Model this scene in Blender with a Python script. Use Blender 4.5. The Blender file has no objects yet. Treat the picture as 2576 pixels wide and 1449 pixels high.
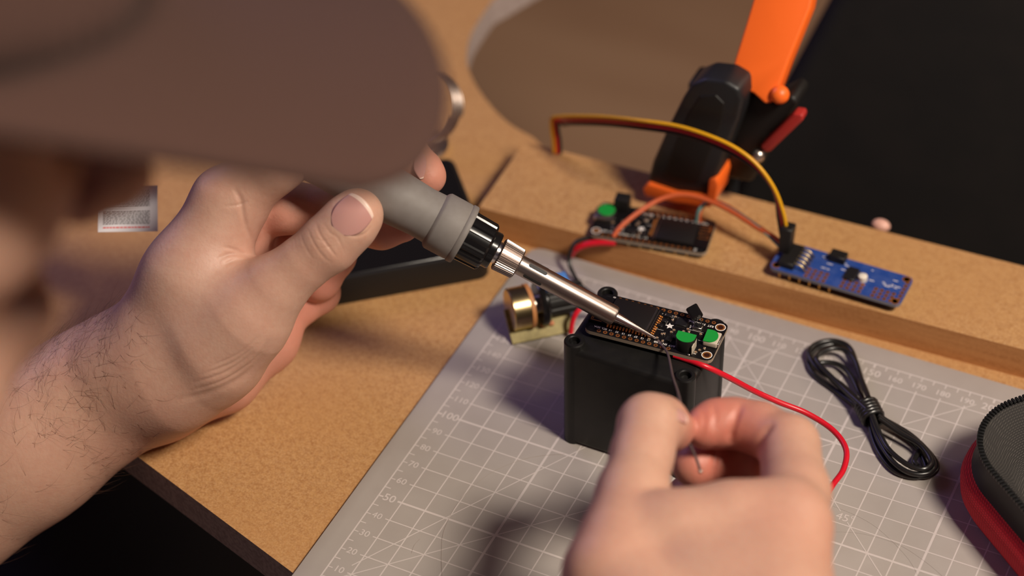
import bpy, bmesh, math, random
import numpy as np
from mathutils import Matrix, Vector

random.seed(7)
RNG = np.random.default_rng(7)
scene = bpy.context.scene
COL = scene.collection

# ------------------------------------------------------------------ camera (solved from the mat's 10 mm grid)
W, H, F = 2576.0, 1449.0, 5485.0
_w = np.array([2.243483561, 0.501380837, -0.251624412])
_t = np.array([-73.0267981, 109.701440, 807.069694])
_th = np.linalg.norm(_w); _k = _w / _th
_K = np.array([[0, -_k[2], _k[1]], [_k[2], 0, -_k[0]], [-_k[1], _k[0], 0]])
CR = np.eye(3) + math.sin(_th) * _K + (1 - math.cos(_th)) * _K @ _K
CC = -CR.T @ _t                                   # camera position, mm, mat grid = world axes

def ray(x, y): return CR.T @ np.array([(x - W / 2) / F, (y - H / 2) / F, 1.0])
def un(x, y, z=0.0):                               # pixel -> point on the level z (mm)
    d = ray(x, y); return CC + d * ((z - CC[2]) / d[2])
def unv(x, y, v):                                  # pixel -> point on the upright plane at depth v
    d = ray(x, y); return CC + d * ((v - CC[1]) / d[1])
def unt(x, y, v0, z0, s):                          # pixel -> point on a plane leaning back: v = v0 + s (z - z0)
    d = ray(x, y); return CC + d * ((v0 + s * (CC[2] - z0) - CC[1]) / (d[1] - s * d[2]))
def at(x, y, d): return CC + ray(x, y) * d         # pixel + distance along the lens axis
def pix(P):
    c = (np.asarray(P, float) - CC) @ CR.T
    return np.stack([W / 2 + F * c[..., 0] / c[..., 2], H / 2 + F * c[..., 1] / c[..., 2], c[..., 2]], -1)

cam = bpy.data.cameras.new('camera')
cam.sensor_fit = 'HORIZONTAL'; cam.sensor_width = 36.0; cam.lens = F * 36.0 / W
cam.clip_start = 0.02; cam.clip_end = 30
cam.dof.use_dof = True; cam.dof.focus_distance = 0.826; cam.dof.aperture_fstop = 5.0
camo = bpy.data.objects.new('camera', cam); COL.objects.link(camo)
rx, dn, fw = CR
camo.matrix_world = Matrix(((rx[0], -dn[0], -fw[0], CC[0] * .001), (rx[1], -dn[1], -fw[1], CC[1] * .001),
                            (rx[2], -dn[2], -fw[2], CC[2] * .001), (0, 0, 0, 1)))
scene.camera = camo

# ------------------------------------------------------------------ world, lights, exposure
wd = bpy.data.worlds.new('world'); scene.world = wd; wd.use_nodes = True
bg = wd.node_tree.nodes['Background']; bg.inputs[0].default_value = (0.46, 0.36, 0.60, 1); bg.inputs[1].default_value = 0.05
scene.view_settings.view_transform = 'Standard'; scene.view_settings.look = 'None'
scene.view_settings.exposure = 0.0; scene.view_settings.gamma = 1.0; scene.view_settings.use_curve_mapping = False

def area(name, loc, target, size, power, color, shape='DISK'):
    l = bpy.data.lights.new(name, 'AREA'); l.shape = shape; l.size = size; l.energy = power; l.color = color
    o = bpy.data.objects.new(name, l); COL.objects.link(o); o.location = loc
    o.rotation_euler = (Vector(target) - Vector(loc)).to_track_quat('-Z', 'Y').to_euler()
    return o
area('bench_lamp_light', (0.88, -0.10, 1.18), (0.06, 0.12, 0.0), 0.28, 24.0, (1.0, 0.88, 0.74))
area('floor_fill_light', (1.7, 1.5, 1.5), (-0.4, 1.4, -0.75), 0.9, 11.0, (1.0, 0.78, 0.58), 'SQUARE')  # added fill lamp, out of view, brightens the floor behind the bench
area('purple_fill_light', (-0.75, 0.35, 0.55), (0.0, 0.1, 0.0), 0.45, 1.8, (0.55, 0.44, 1.0), 'SQUARE')  # added purple fill from the left for hand and shadows; no screen there

# ------------------------------------------------------------------ helpers
def srgb(r, g, b):
    f = lambda c: (c / 255 / 12.92) if c / 255 <= 0.04045 else ((c / 255 + 0.055) / 1.055) ** 2.4
    return (f(r), f(g), f(b), 1)

def mat(name, col, rough=0.5, metal=0.0, noise=None, bump=None, sss=0, spec=0.5, coat=0, vcol=None, aniso=0):
    """procedural principled material; noise=(scale, colour2, contrast), bump=(scale, strength, distance)"""
    m = bpy.data.materials.new(name); m.use_nodes = True
    nt = m.node_tree; b = nt.nodes['Principled BSDF']; L = nt.links.new
    if len(col) == 3: col = (*col, 1)
    b.inputs['Base Color'].default_value = col; b.inputs['Roughness'].default_value = rough
    b.inputs['Metallic'].default_value = metal; b.inputs['Specular IOR Level'].default_value = spec
    if coat: b.inputs['Coat Weight'].default_value = coat; b.inputs['Coat Roughness'].default_value = 0.15
    if aniso: b.inputs['Anisotropic'].default_value = aniso
    if sss:
        b.inputs['Subsurface Weight'].default_value = sss
        b.inputs['Subsurface Radius'].default_value = (1.0, 0.35, 0.2); b.inputs['Subsurface Scale'].default_value = 0.003
    tc = nt.nodes.new('ShaderNodeTexCoord')
    src = None
    if vcol:
        a = nt.nodes.new('ShaderNodeVertexColor'); a.layer_name = vcol; src = a.outputs['Color']; L(src, b.inputs['Base Color'])
    if noise:
        layers = noise if isinstance(noise, list) else [noise]
        for (sc, c2, amt) in layers:
            n = nt.nodes.new('ShaderNodeTexNoise'); n.inputs['Detail'].default_value = 5
            if isinstance(sc, tuple):
                mp = nt.nodes.new('ShaderNodeMapping'); mp.inputs['Scale'].default_value = sc
                L(tc.outputs['Object'], mp.inputs[0]); L(mp.outputs[0], n.inputs['Vector']); n.inputs['Scale'].default_value = 1
            else:
                L(tc.outputs['Object'], n.inputs['Vector']); n.inputs['Scale'].default_value = sc
            r = nt.nodes.new('ShaderNodeMapRange'); r.inputs[1].default_value = 0.4; r.inputs[2].default_value = 0.65
            r.inputs[3].default_value = 0; r.inputs[4].default_value = amt; L(n.outputs['Fac'], r.inputs[0])
            x = nt.nodes.new('ShaderNodeMix'); x.data_type = 'RGBA'
            L(r.outputs[0], x.inputs[0])
            if src is None: x.inputs[6].default_value = col
            else: L(src, x.inputs[6])
            x.inputs[7].default_value = (*c2[:3], 1); src = x.outputs[2]
        L(src, b.inputs['Base Color'])
    if bump:
        prev = None
        for (sc, st, dist) in (bump if isinstance(bump, list) else [bump]):
            n = nt.nodes.new('ShaderNodeTexNoise'); n.inputs['Detail'].default_value = 4; n.inputs['Scale'].default_value = sc
            L(tc.outputs['Object'], n.inputs['Vector'])
            u = nt.nodes.new('ShaderNodeBump'); u.inputs['Strength'].default_value = st; u.inputs['Distance'].default_value = dist
            L(n.outputs['Fac'], u.inputs['Height'])
            if prev: L(prev, u.inputs['Normal'])
            prev = u.outputs[0]
        L(prev, b.inputs['Normal'])
    return m

def weave(name, col, col2, scale, rough=0.8):
    """woven cloth: two crossed wave bands as colour and relief"""
    m = mat(name, col, rough); nt = m.node_tree; b = nt.nodes['Principled BSDF']; L = nt.links.new
    tc = nt.nodes.new('ShaderNodeTexCoord'); hs = []
    for d in ('X', 'Z'):
        w = nt.nodes.new('ShaderNodeTexWave'); w.bands_direction = d; w.inputs['Scale'].default_value = scale
        w.inputs['Distortion'].default_value = 0.6; L(tc.outputs['Object'], w.inputs['Vector']); hs.append(w)
    mu = nt.nodes.new('ShaderNodeMath'); mu.operation = 'MULTIPLY'
    L(hs[0].outputs['Fac'], mu.inputs[0]); L(hs[1].outputs['Fac'], mu.inputs[1])
    x = nt.nodes.new('ShaderNodeMix'); x.data_type = 'RGBA'; L(mu.outputs[0], x.inputs[0])
    x.inputs[6].default_value = (*col2[:3], 1); x.inputs[7].default_value = (*col[:3], 1); L(x.outputs[2], b.inputs['Base Color'])
    u = nt.nodes.new('ShaderNodeBump'); u.inputs['Strength'].default_value = 0.7; u.inputs['Distance'].default_value = 0.0006
    L(mu.outputs[0], u.inputs['Height']); L(u.outputs[0], b.inputs['Normal'])
    return m

MW = {}                                            # object name -> world matrix in mm (for roots)
def setp(o, label=None, cat=None, group=None, kind=None):
    if label: o['label'] = label
    if cat: o['category'] = cat
    if group: o['group'] = group
    if kind: o['kind'] = kind
    return o
def thing(name, label, cat, loc=(0, 0, 0), rot=None, group=None):
    o = bpy.data.objects.new(name, None); COL.objects.link(o); o.empty_display_size = 0.01
    M = Matrix.Translation(Vector(loc)) @ (rot.to_4x4() if rot is not None else Matrix.Identity(4))
    Mm = M.copy(); Mm.translation = M.translation * 0.001
    o.matrix_world = Mm; MW[o.name] = M
    return setp(o, label, cat, group)

class MB:
    def __init__(s): s.bm = bmesh.new()
    def _add(s, vs, fs, M=None):
        if M is not None: vs = [M @ Vector(v) for v in vs]
        v = [s.bm.verts.new(tuple(map(float, p))) for p in vs]
        for f in fs:
            try: s.bm.faces.new([v[i] for i in f])
            except ValueError: pass
        return s
    def box(s, lo, hi, r=0, seg=2, M=None, rv=None):
        """box lo..hi; r = rounding of every edge, rv = rounding of upright edges only"""
        b = bmesh.new(); bmesh.ops.create_cube(b, size=1)
        c = [(a + d) / 2 for a, d in zip(lo, hi)]; z = [d - a for a, d in zip(lo, hi)]
        for v in b.verts: v.co = Vector([c[i] + v.co[i] * z[i] for i in range(3)])
        if rv:
            e = [e for e in b.edges if abs(e.verts[0].co.z - e.verts[1].co.z) > 1e-6 and abs(e.verts[0].co.x - e.verts[1].co.x) < 1e-6 and abs(e.verts[0].co.y - e.verts[1].co.y) < 1e-6]
            bmesh.ops.bevel(b, geom=e, offset=rv, segments=max(3, seg), profile=0.5, affect='EDGES')
            if r:
                e = [e for e in b.edges if abs(e.verts[0].co.z - e.verts[1].co.z) < 1e-6 and len(e.link_faces) == 2 and e.calc_face_angle(0) > 0.5]
                bmesh.ops.bevel(b, geom=e, offset=r, segments=seg, profile=0.5, affect='EDGES')
        elif r: bmesh.ops.bevel(b, geom=list(b.edges), offset=r, segments=seg, profile=0.5, affect='EDGES')
        b.verts.index_update()
        s._add([v.co.copy() for v in b.verts], [[v.index for v in f.verts] for f in b.faces], M); b.free(); return s
    def tube(s, pts, r, seg=10, closed=False, caps=True):
        P = np.array(pts, float); n = len(P); rr = np.full(n, r) if np.isscalar(r) else np.array(r, float)
        T = np.roll(P, -1, 0) - np.roll(P, 1, 0)
        if not closed: T[0] = P[1] - P[0]; T[-1] = P[-1] - P[-2]
        T /= np.linalg.norm(T, axis=1)[:, None] + 1e-12
        a = np.array([0, 0, 1.0]) if abs(T[0][2]) < .9 else np.array([1.0, 0, 0])
        N = a - T[0] * (a @ T[0]); N /= np.linalg.norm(N); vs = []
        for i in range(n):
            N = N - T[i] * (N @ T[i]); N /= np.linalg.norm(N) + 1e-12; B = np.cross(T[i], N)
            for j in range(seg):
                q = 2 * math.pi * j / seg; vs.append(P[i] + rr[i] * (math.cos(q) * N + math.sin(q) * B))
        fs = []
        for i in range(n if closed else n - 1):
            for j in range(seg):
                k = (j + 1) % seg; i2 = (i + 1) % n
                fs.append((i * seg + j, i * seg + k, i2 * seg + k, i2 * seg + j))
        if caps and not closed: fs += [tuple(range(seg))[::-1], tuple((n - 1) * seg + j for j in range(seg))]
        return s._add(vs, fs)
    def lathe(s, prof, seg=32, M=None, mod=None):
        """prof = (radius, along z) list; mod(j, i) optional radius factor"""
        vs = []; fs = []
        for i, (r, z) in enumerate(prof):
            for j in range(seg):
                q = 2 * math.pi * j / seg; g = r * (mod(j, i) if mod else 1)
                vs.append((g * math.cos(q), g * math.sin(q), z))
        for i in range(len(prof) - 1):
            for j in range(seg):
                k = (j + 1) % seg; fs.append((i * seg + j, i * seg + k, (i + 1) * seg + k, (i + 1) * seg + j))
        if prof[0][0] > 1e-4: fs.append(tuple(range(seg))[::-1])
        if prof[-1][0] > 1e-4: fs.append(tuple((len(prof) - 1) * seg + j for j in range(seg)))
        return s._add(vs, fs, M)
    def prism(s, poly, z0, z1, M=None):
        n = len(poly); vs = [(x, y, z0) for x, y in poly] + [(x, y, z1) for x, y in poly]
        return s._add(vs, [tuple(range(n))[::-1], tuple(range(n, 2 * n))] + [(i, (i + 1) % n, n + (i + 1) % n, n + i) for i in range(n)], M)
    def slab(s, pts, dvec):
        """closed 3-D outline pts pushed along dvec"""
        n = len(pts); d = np.array(dvec, float); P = [np.array(p, float) for p in pts]
        return s._add(P + [p + d for p in P], [tuple(range(n))[::-1], tuple(range(n, 2 * n))] + [(i, (i + 1) % n, n + (i + 1) % n, n + i) for i in range(n)])
    def ball(s, c, r, M=None, sc=(1, 1, 1)):
        b = bmesh.new(); bmesh.ops.create_uvsphere(b, u_segments=16, v_segments=10, radius=1); b.verts.index_update()
        s._add([(c[0] + v.co.x * r * sc[0], c[1] + v.co.y * r * sc[1], c[2] + v.co.z * r * sc[2]) for v in b.verts], [[v.index for v in f.verts] for f in b.faces], M); b.free(); return s
    def bevel(s, w, seg=2, ang=0.6):
        s.bm.normal_update(); bmesh.ops.recalc_face_normals(s.bm, faces=s.bm.faces)
        e = [e for e in s.bm.edges if len(e.link_faces) == 2 and e.calc_face_angle(0) > ang]
        bmesh.ops.bevel(s.bm, geom=e, offset=w, segments=seg, profile=0.5, affect='EDGES', clamp_overlap=True); return s
    def mesh(s, name, m, smooth=0.7, inv=None):
        if inv is not None: s.bm.transform(inv)
        s.bm.transform(Matrix.Scale(0.001, 4)); bmesh.ops.recalc_face_normals(s.bm, faces=s.bm.faces)
        me = bpy.data.meshes.new(name); s.bm.to_mesh(me); s.bm.free()
        if m: me.materials.append(m)
        if smooth:
            me.polygons.foreach_set('use_smooth', [True] * len(me.polygons)); me.set_sharp_from_angle(angle=smooth)
        return me
    def build(s, name, m, parent=None, local=False, smooth=0.7):
        """local=False: coordinates are world mm and get moved into the root's frame"""
        root = parent
        while root is not None and root.parent: root = root.parent
        inv = None
        if root is not None and not local: inv = MW[root.name].inverted()
        me = s.mesh(name, m, smooth, inv)
        o = bpy.data.objects.new(name, me); COL.objects.link(o)
        if parent is not None: o.parent = parent
        return o

def put(name, me, parent, loc, rz=0):                # one more copy of an alike piece, local mm
    o = bpy.data.objects.new(name, me); COL.objects.link(o); o.parent = parent
    o.location = Vector(loc) * 0.001; o.rotation_euler.z = rz; return o

def spline(pts, n=8, closed=False):
    P = np.array(pts, float); out = []; N = len(P)
    for i in range(N if closed else N - 1):
        g = (lambda k: P[k % N]) if closed else (lambda k: P[min(max(k, 0), N - 1)])
        p0, p1, p2, p3 = g(i - 1), g(i), g(i + 1), g(i + 2)
        for k in range(n):
            t = k / n
            out.append(.5 * (2 * p1 + (p2 - p0) * t + (2 * p0 - 5 * p1 + 4 * p2 - p3) * t * t + (3 * p1 - p0 - 3 * p2 + p3) * t ** 3))
    if not closed: out.append(P[-1])
    return np.array(out)

def frame(o, z, xhint=(1, 0, 0)):
    z = Vector(z).normalized(); x = Vector(xhint); x = (x - z * x.dot(z)).normalized(); y = z.cross(x)
    M = Matrix((x, y, z)).transposed().to_4x4(); M.translation = Vector(o); return M

_glyph = {}
def glyphs(txt, bold=0.0):
    if (txt, bold) not in _glyph:
        c = bpy.data.curves.new('txt', 'FONT'); c.body = txt; c.size = 1; c.align_x = 'CENTER'; c.align_y = 'CENTER'; c.resolution_u = 3; c.offset = bold
        o = bpy.data.objects.new('txt', c); me = bpy.data.meshes.new_from_object(o)
        _glyph[(txt, bold)] = ([v.co.copy() for v in me.vertices], [tuple(p.vertices) for p in me.polygons])
        bpy.data.meshes.remove(me); bpy.data.objects.remove(o); bpy.data.curves.remove(c)
    return _glyph[(txt, bold)]
def text(mb, txt, M, size, bold=0.0):
    vs, fs = glyphs(txt, 0.0 if '4' in txt else bold); mb._add(vs, fs, M @ Matrix.Scale(size, 4))
def T3(x, y, z=0, rz=0): return Matrix.Translation((x, y, z)) @ Matrix.Rotation(rz, 4, 'Z')

# ------------------------------------------------------------------ materials
M_mdf = mat('mdf', srgb(186, 140, 88), 0.62, noise=[(420, srgb(150, 100, 56), .6), (1100, srgb(208, 168, 120), .55), (1600, srgb(128, 84, 48), .3), (14, srgb(180, 130, 80), .4)], bump=(1500, .12, .0002))
M_mdfedge = mat('mdf_edge', srgb(194, 136, 82), 0.75, noise=[((30, 30, 500), srgb(168, 110, 60), .6), (700, srgb(208, 150, 94), .4)])
M_darkedge = mat('table_edge_dark', srgb(178, 160, 154), 0.8, noise=(600, srgb(134, 116, 110), .6))
M_mat = mat('mat_vinyl', srgb(166, 158, 152), 0.42, noise=[(60, srgb(158, 149, 143), .5)], bump=(2500, .05, .0002))
M_print = mat('mat_print', srgb(196, 186, 182), 0.5)
M_scratch = mat('scratch', srgb(146, 132, 124), .7)
M_black = mat('black_abs', (0.007, 0.0065, 0.0065), 0.42, noise=(200, (0.012, 0.011, 0.01), .5), spec=.35, bump=(3000, .08, .0002))
M_blackgloss = mat('black_gloss', (0.008, 0.007, 0.007), 0.18)
M_blackmatte = mat('black_matte', (0.010, 0.0085, 0.008), 0.5, spec=.35)
M_pcb = mat('pcb_black', (0.006, 0.005, 0.006), 0.3, noise=(500, (0.009, 0.008, 0.008), .6), spec=.35)
M_pcbedge = mat('pcb_edge', srgb(150, 135, 118), 0.6)
M_gold = mat('gold', srgb(206, 132, 66), 0.42, .75)
M_tin = mat('tin', srgb(205, 195, 185), 0.3, 1.0)
M_silk = mat('silkscreen', srgb(232, 226, 220), 0.6)
M_can = mat('module_can', (0.010, 0.008, 0.008), 0.45, spec=.3)
M_green = mat('green_cap', srgb(12, 142, 50), 0.55)
M_offwhite = mat('offwhite_socket', srgb(190, 178, 160), 0.45)
M_white = mat('white_plastic', srgb(225, 215, 200), 0.5)
M_chip = mat('chip', (0.012, 0.011, 0.012), 0.35)
M_steel = mat('steel', srgb(168, 154, 146), 0.34, 1.0, bump=((1800, .06, .0001)))
M_steelbright = mat('steel_bright', srgb(222, 214, 210), 0.24, 1.0)
M_grip = mat('grip_rubber', srgb(124, 118, 114), 0.62, noise=(400, srgb(118, 111, 106), .5), bump=(4000, .06, .0002))
M_redwire = mat('red_wire', srgb(205, 20, 40), 0.35)
M_orangewire = mat('orange_wire', srgb(200, 92, 50), 0.4)
M_yellow = mat('yellow_wire', srgb(220, 160, 20), 0.4)
M_teal = mat('teal_wire', srgb(96, 140, 135), 0.4)
M_cable = mat('black_cable', (0.012, 0.011, 0.011), 0.3)
M_thinwire = mat('dark_tinned_wire', srgb(120, 104, 104), 0.42, .6)
M_brass = mat('brass', srgb(206, 182, 134), 0.28, 1.0)
M_paxolin = mat('paxolin', srgb(180, 120, 70), .55)
M_perf = mat('perfboard', srgb(146, 130, 66), 0.55, noise=(500, srgb(120, 104, 40), .7))
M_blueplastic = mat('blue_plastic', srgb(80, 130, 200), 0.4)
M_bluepcb = mat('pcb_blue', srgb(36, 66, 138), 0.35, noise=(260, srgb(70, 90, 150), .5))
M_orange = mat('orange_plastic', (1.0, .16, .018), 0.42)
M_rubber = mat('clamp_rubber', (0.012, 0.012, 0.014), 0.45, bump=(1200, .1, .0003))
M_redplastic = mat('red_plastic', srgb(170, 44, 40), 0.4)
M_red = weave('red_canvas', srgb(232, 26, 50), srgb(165, 10, 28), 330)
M_lining = weave('dark_lining', (0.085, 0.074, 0.066), (0.02, 0.017, 0.016), 420)
M_zip = mat('zip_black', (0.01, 0.01, 0.01), 0.3)
M_paper = mat('paper', srgb(226, 222, 226), 0.7)
M_ink = mat('ink', srgb(70, 66, 68), 0.8)
M_redink = mat('red_ink', srgb(225, 80, 80), 0.8)
M_skin = mat('skin', srgb(214, 164, 142), 0.5, vcol='tint', noise=[(380, srgb(180, 124, 102), .18), (60, srgb(188, 136, 118), .25)], sss=0.35,
             bump=[(900, .25, .0004), (2600, .12, .0002)])
M_nail = mat('nail', srgb(198, 146, 138), 0.36, sss=.2)
M_nailtip = mat('nail_edge', srgb(236, 206, 190), .35)
M_hair = mat('body_hair', srgb(92, 60, 42), 0.5)
M_headhair = mat('head_hair', srgb(58, 34, 26), 0.6)
M_cap = weave('cap_cotton', srgb(98, 66, 54), srgb(66, 42, 35), 700, .9)
M_shirt = mat('shirt', srgb(120, 118, 122), 0.9, bump=(1500, .2, .0004))
M_trouser = mat('trousers', (0.02, 0.022, 0.03), 0.9)
M_floor = mat('floor_boards', srgb(190, 152, 120), 0.6, noise=[((2, 14, 2), srgb(164, 124, 94), .5), (3, srgb(198, 158, 124), .4)])
M_wall = mat('wall_paint', srgb(150, 120, 100), 0.9)
M_seat = mat('chair_cloth', (0.012, 0.0105, 0.010), 0.85, noise=(40, (0.02, 0.016, 0.014), .5))

# ------------------------------------------------------------------ room
def structure(name, mb, m, label):
    return setp(mb.build(name, m), label, name.split('_')[0], kind='structure')
structure('floor', MB().box((-2500, -2000, -770), (2500, 3200, -750)), M_floor, 'brown board floor far below the workbench')
structure('wall_back', MB().box((-2500, 3200, -750), (2500, 3260, 1750)), M_wall, 'plain brown wall behind the workbench')

# ------------------------------------------------------------------ workbench
# top outline: straight front edge, curved bay at the back (traced on the level of the top)
bench = thing('workbench', 'raw fibreboard workbench with a curved bay and a raised back strip', 'table', (0, 100, -750))
ZT = -2.0
fd = np.array([88.7, -27.9]); fd /= np.linalg.norm(fd); f0 = np.array([-11.6, 3.1])
curve = [un(1340, 345, ZT)[:2], un(1280, 310, ZT)[:2], un(1230, 260, ZT)[:2], un(1192, 205, ZT)[:2], un(1174, 150, ZT)[:2], un(1188, 80, ZT)[:2], un(1240, 0, ZT)[:2]]
last = curve[-1]
outline = [f0 - fd * 1150, f0 + fd * 620, np.array([640, 262]), np.array([-20, 268])] + list(spline(curve, 5)) + [last + [40, 120], last + [120, 330], np.array([-1100, 760])]  # left end stretched out of view to keep the floor beneath dark
b = MB().prism([tuple(p) for p in outline], -17, ZT)
top = b.build('table_top', M_mdf, bench, smooth=.4)
top.data.materials.append(M_darkedge)
for p in top.data.polygons:
    if abs(p.normal.z) < .5: p.material_index = 1
# raised strip along the back: 15 mm board, its cut edge faces the camera
sd = np.array([243, 9.0]); sd /= np.linalg.norm(sd); sn = np.array([-sd[1], sd[0]])
s0 = np.array([-35.8, 210.2])
strip = [s0, s0 + sd * 560, s0 + sd * 560 + sn * 51, s0 + sn * 51]
sb = MB().prism([tuple(p) for p in strip], ZT, 13.0)
so = sb.build('back_strip', M_mdf, bench, smooth=.4); so.data.materials.append(M_mdfedge)
for p in so.data.polygons:
    if abs(p.normal.z) < .5: p.material_index = 1
for (x, y) in ((-1000, 400), (540, -60), (-1000, 700), (560, 220)):
    MB().box((x - 22, y - 22, -750), (x + 22, y + 22, -17), 3).build('leg', M_darkedge, bench)

# ------------------------------------------------------------------ cutting mat
cm = thing('cutting_mat', 'grey cutting mat printed with a white millimetre grid and numbers', 'cutting mat', (140, 100, ZT))
MB().box((-10, -10, ZT), (290, 210.5, 0), .4, 2, rv=6).build('mat_sheet', M_mat, cm)
g = MB(); ZP = .06
def line(a, b2, w, z=None):
    a = np.array(a, float); b2 = np.array(b2, float); d = b2 - a; d /= np.linalg.norm(d); n = np.array([-d[1], d[0]]) * w / 2
    q = [a - n, b2 - n, b2 + n, a + n]; zz = .03 if abs(d[1]) > .99 else (.05 if abs(d[0]) > .99 else .07)
    g._add([(x, y, zz) for x, y in q], [(0, 1, 2, 3)])
for k in range(1, 28):
    u = 10 * k; w = .95 if u % 50 == 0 else .5
    line((u, 3), (u, 191.5), w)
for k in range(1, 20):
    v = 10 * k; w = .95 if v % 50 == 0 else .5
    line((8.2 if v < 100 else 9.2, v), (277, v), w)
line((0, 0), (0, 200), .6); line((0, 200), (280, 200), .6); line((0, 0), (280, 0), .6); line((280, 0), (280, 200), .6)
for k in range(1, 40):
    v = 5 * k; big = v % 50 == 0
    line((0, v), (2.0 if v % 10 == 0 else 2.6, v), .8 if big else .45)
for k in range(1, 56):
    u = 5 * k
    line((u, 200), (u, 197.6), .8 if u % 50 == 0 else .45)
line((3, 3), (194, 194), .4); line((8.0, 13.9), (112, 194), .4)
line((86, 194), (164, 116.2), .4); line((168.2, 111.8), (277, 3), .4); line((0, 0), (7, 4.0), .4)
g.build('printed_grid', M_print, cm, smooth=0)
def number(txt, M, size, bold):
    t = MB(); text(t, txt, M, size, bold); t.build('printed_number', M_print, cm, smooth=0)
for k in range(1, 20):
    v = 10 * k; sz = 5.2 if v % 50 == 0 else 4.2
    number(str(v), T3(4.6 if v < 100 else 5.3, v + .1, ZP), sz, .012 if v % 50 == 0 else .006)
for k in range(1, 28):
    u = 10 * k; sz = 5.2 if u % 50 == 0 else 4.2
    number(str(u), T3(u, 194.4, ZP), sz, .012)
number('45°', T3(166.8, 113.4, ZP), 5.2, .004)
for pts in ([(1112, 1449), (1110, 1390), (1118, 1330), (1160, 1255), (1235, 1190), (1330, 1152), (1420, 1142)],
            [(1035, 1392), (1042, 1372), (1056, 1356)], [(2095, 1273), (2160, 1300), (2215, 1335), (2280, 1400), (2310, 1449)],
            [(2095, 1338), (2170, 1343), (2260, 1370), (2330, 1415), (2370, 1449)]):
    P = [un(x, y, .075) for x, y in pts]
    MB().tube(spline(P, 6), .06 if pts[0][0] < 1500 else .022, 4).build('scratch', M_scratch, cm, smooth=0)

# ------------------------------------------------------------------ project box under the board
pb = thing('project_box', 'small black plastic enclosure turned upside down under the circuit board', 'box', (78, 125, 0))
body = MB().box((52, 106.6, 0.02), (104.4, 144, 49.6), 2.2, 3, rv=4).build('body', M_black, pb)
bossM = None
for (x, y) in ((55.4, 110.2), (101.0, 110.0), (55.8, 140.6), (100.9, 140.4)):
    b = MB().lathe([(4.0, 0.02), (4.0, 51.4), (3.6, 52.0), (2.5, 52.0), (2.15, 51.6), (2.1, 47.5), (0, 47.4)], 28, T3(x, y))
    b.build('screw_boss', M_black, pb, smooth=.5)

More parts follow.
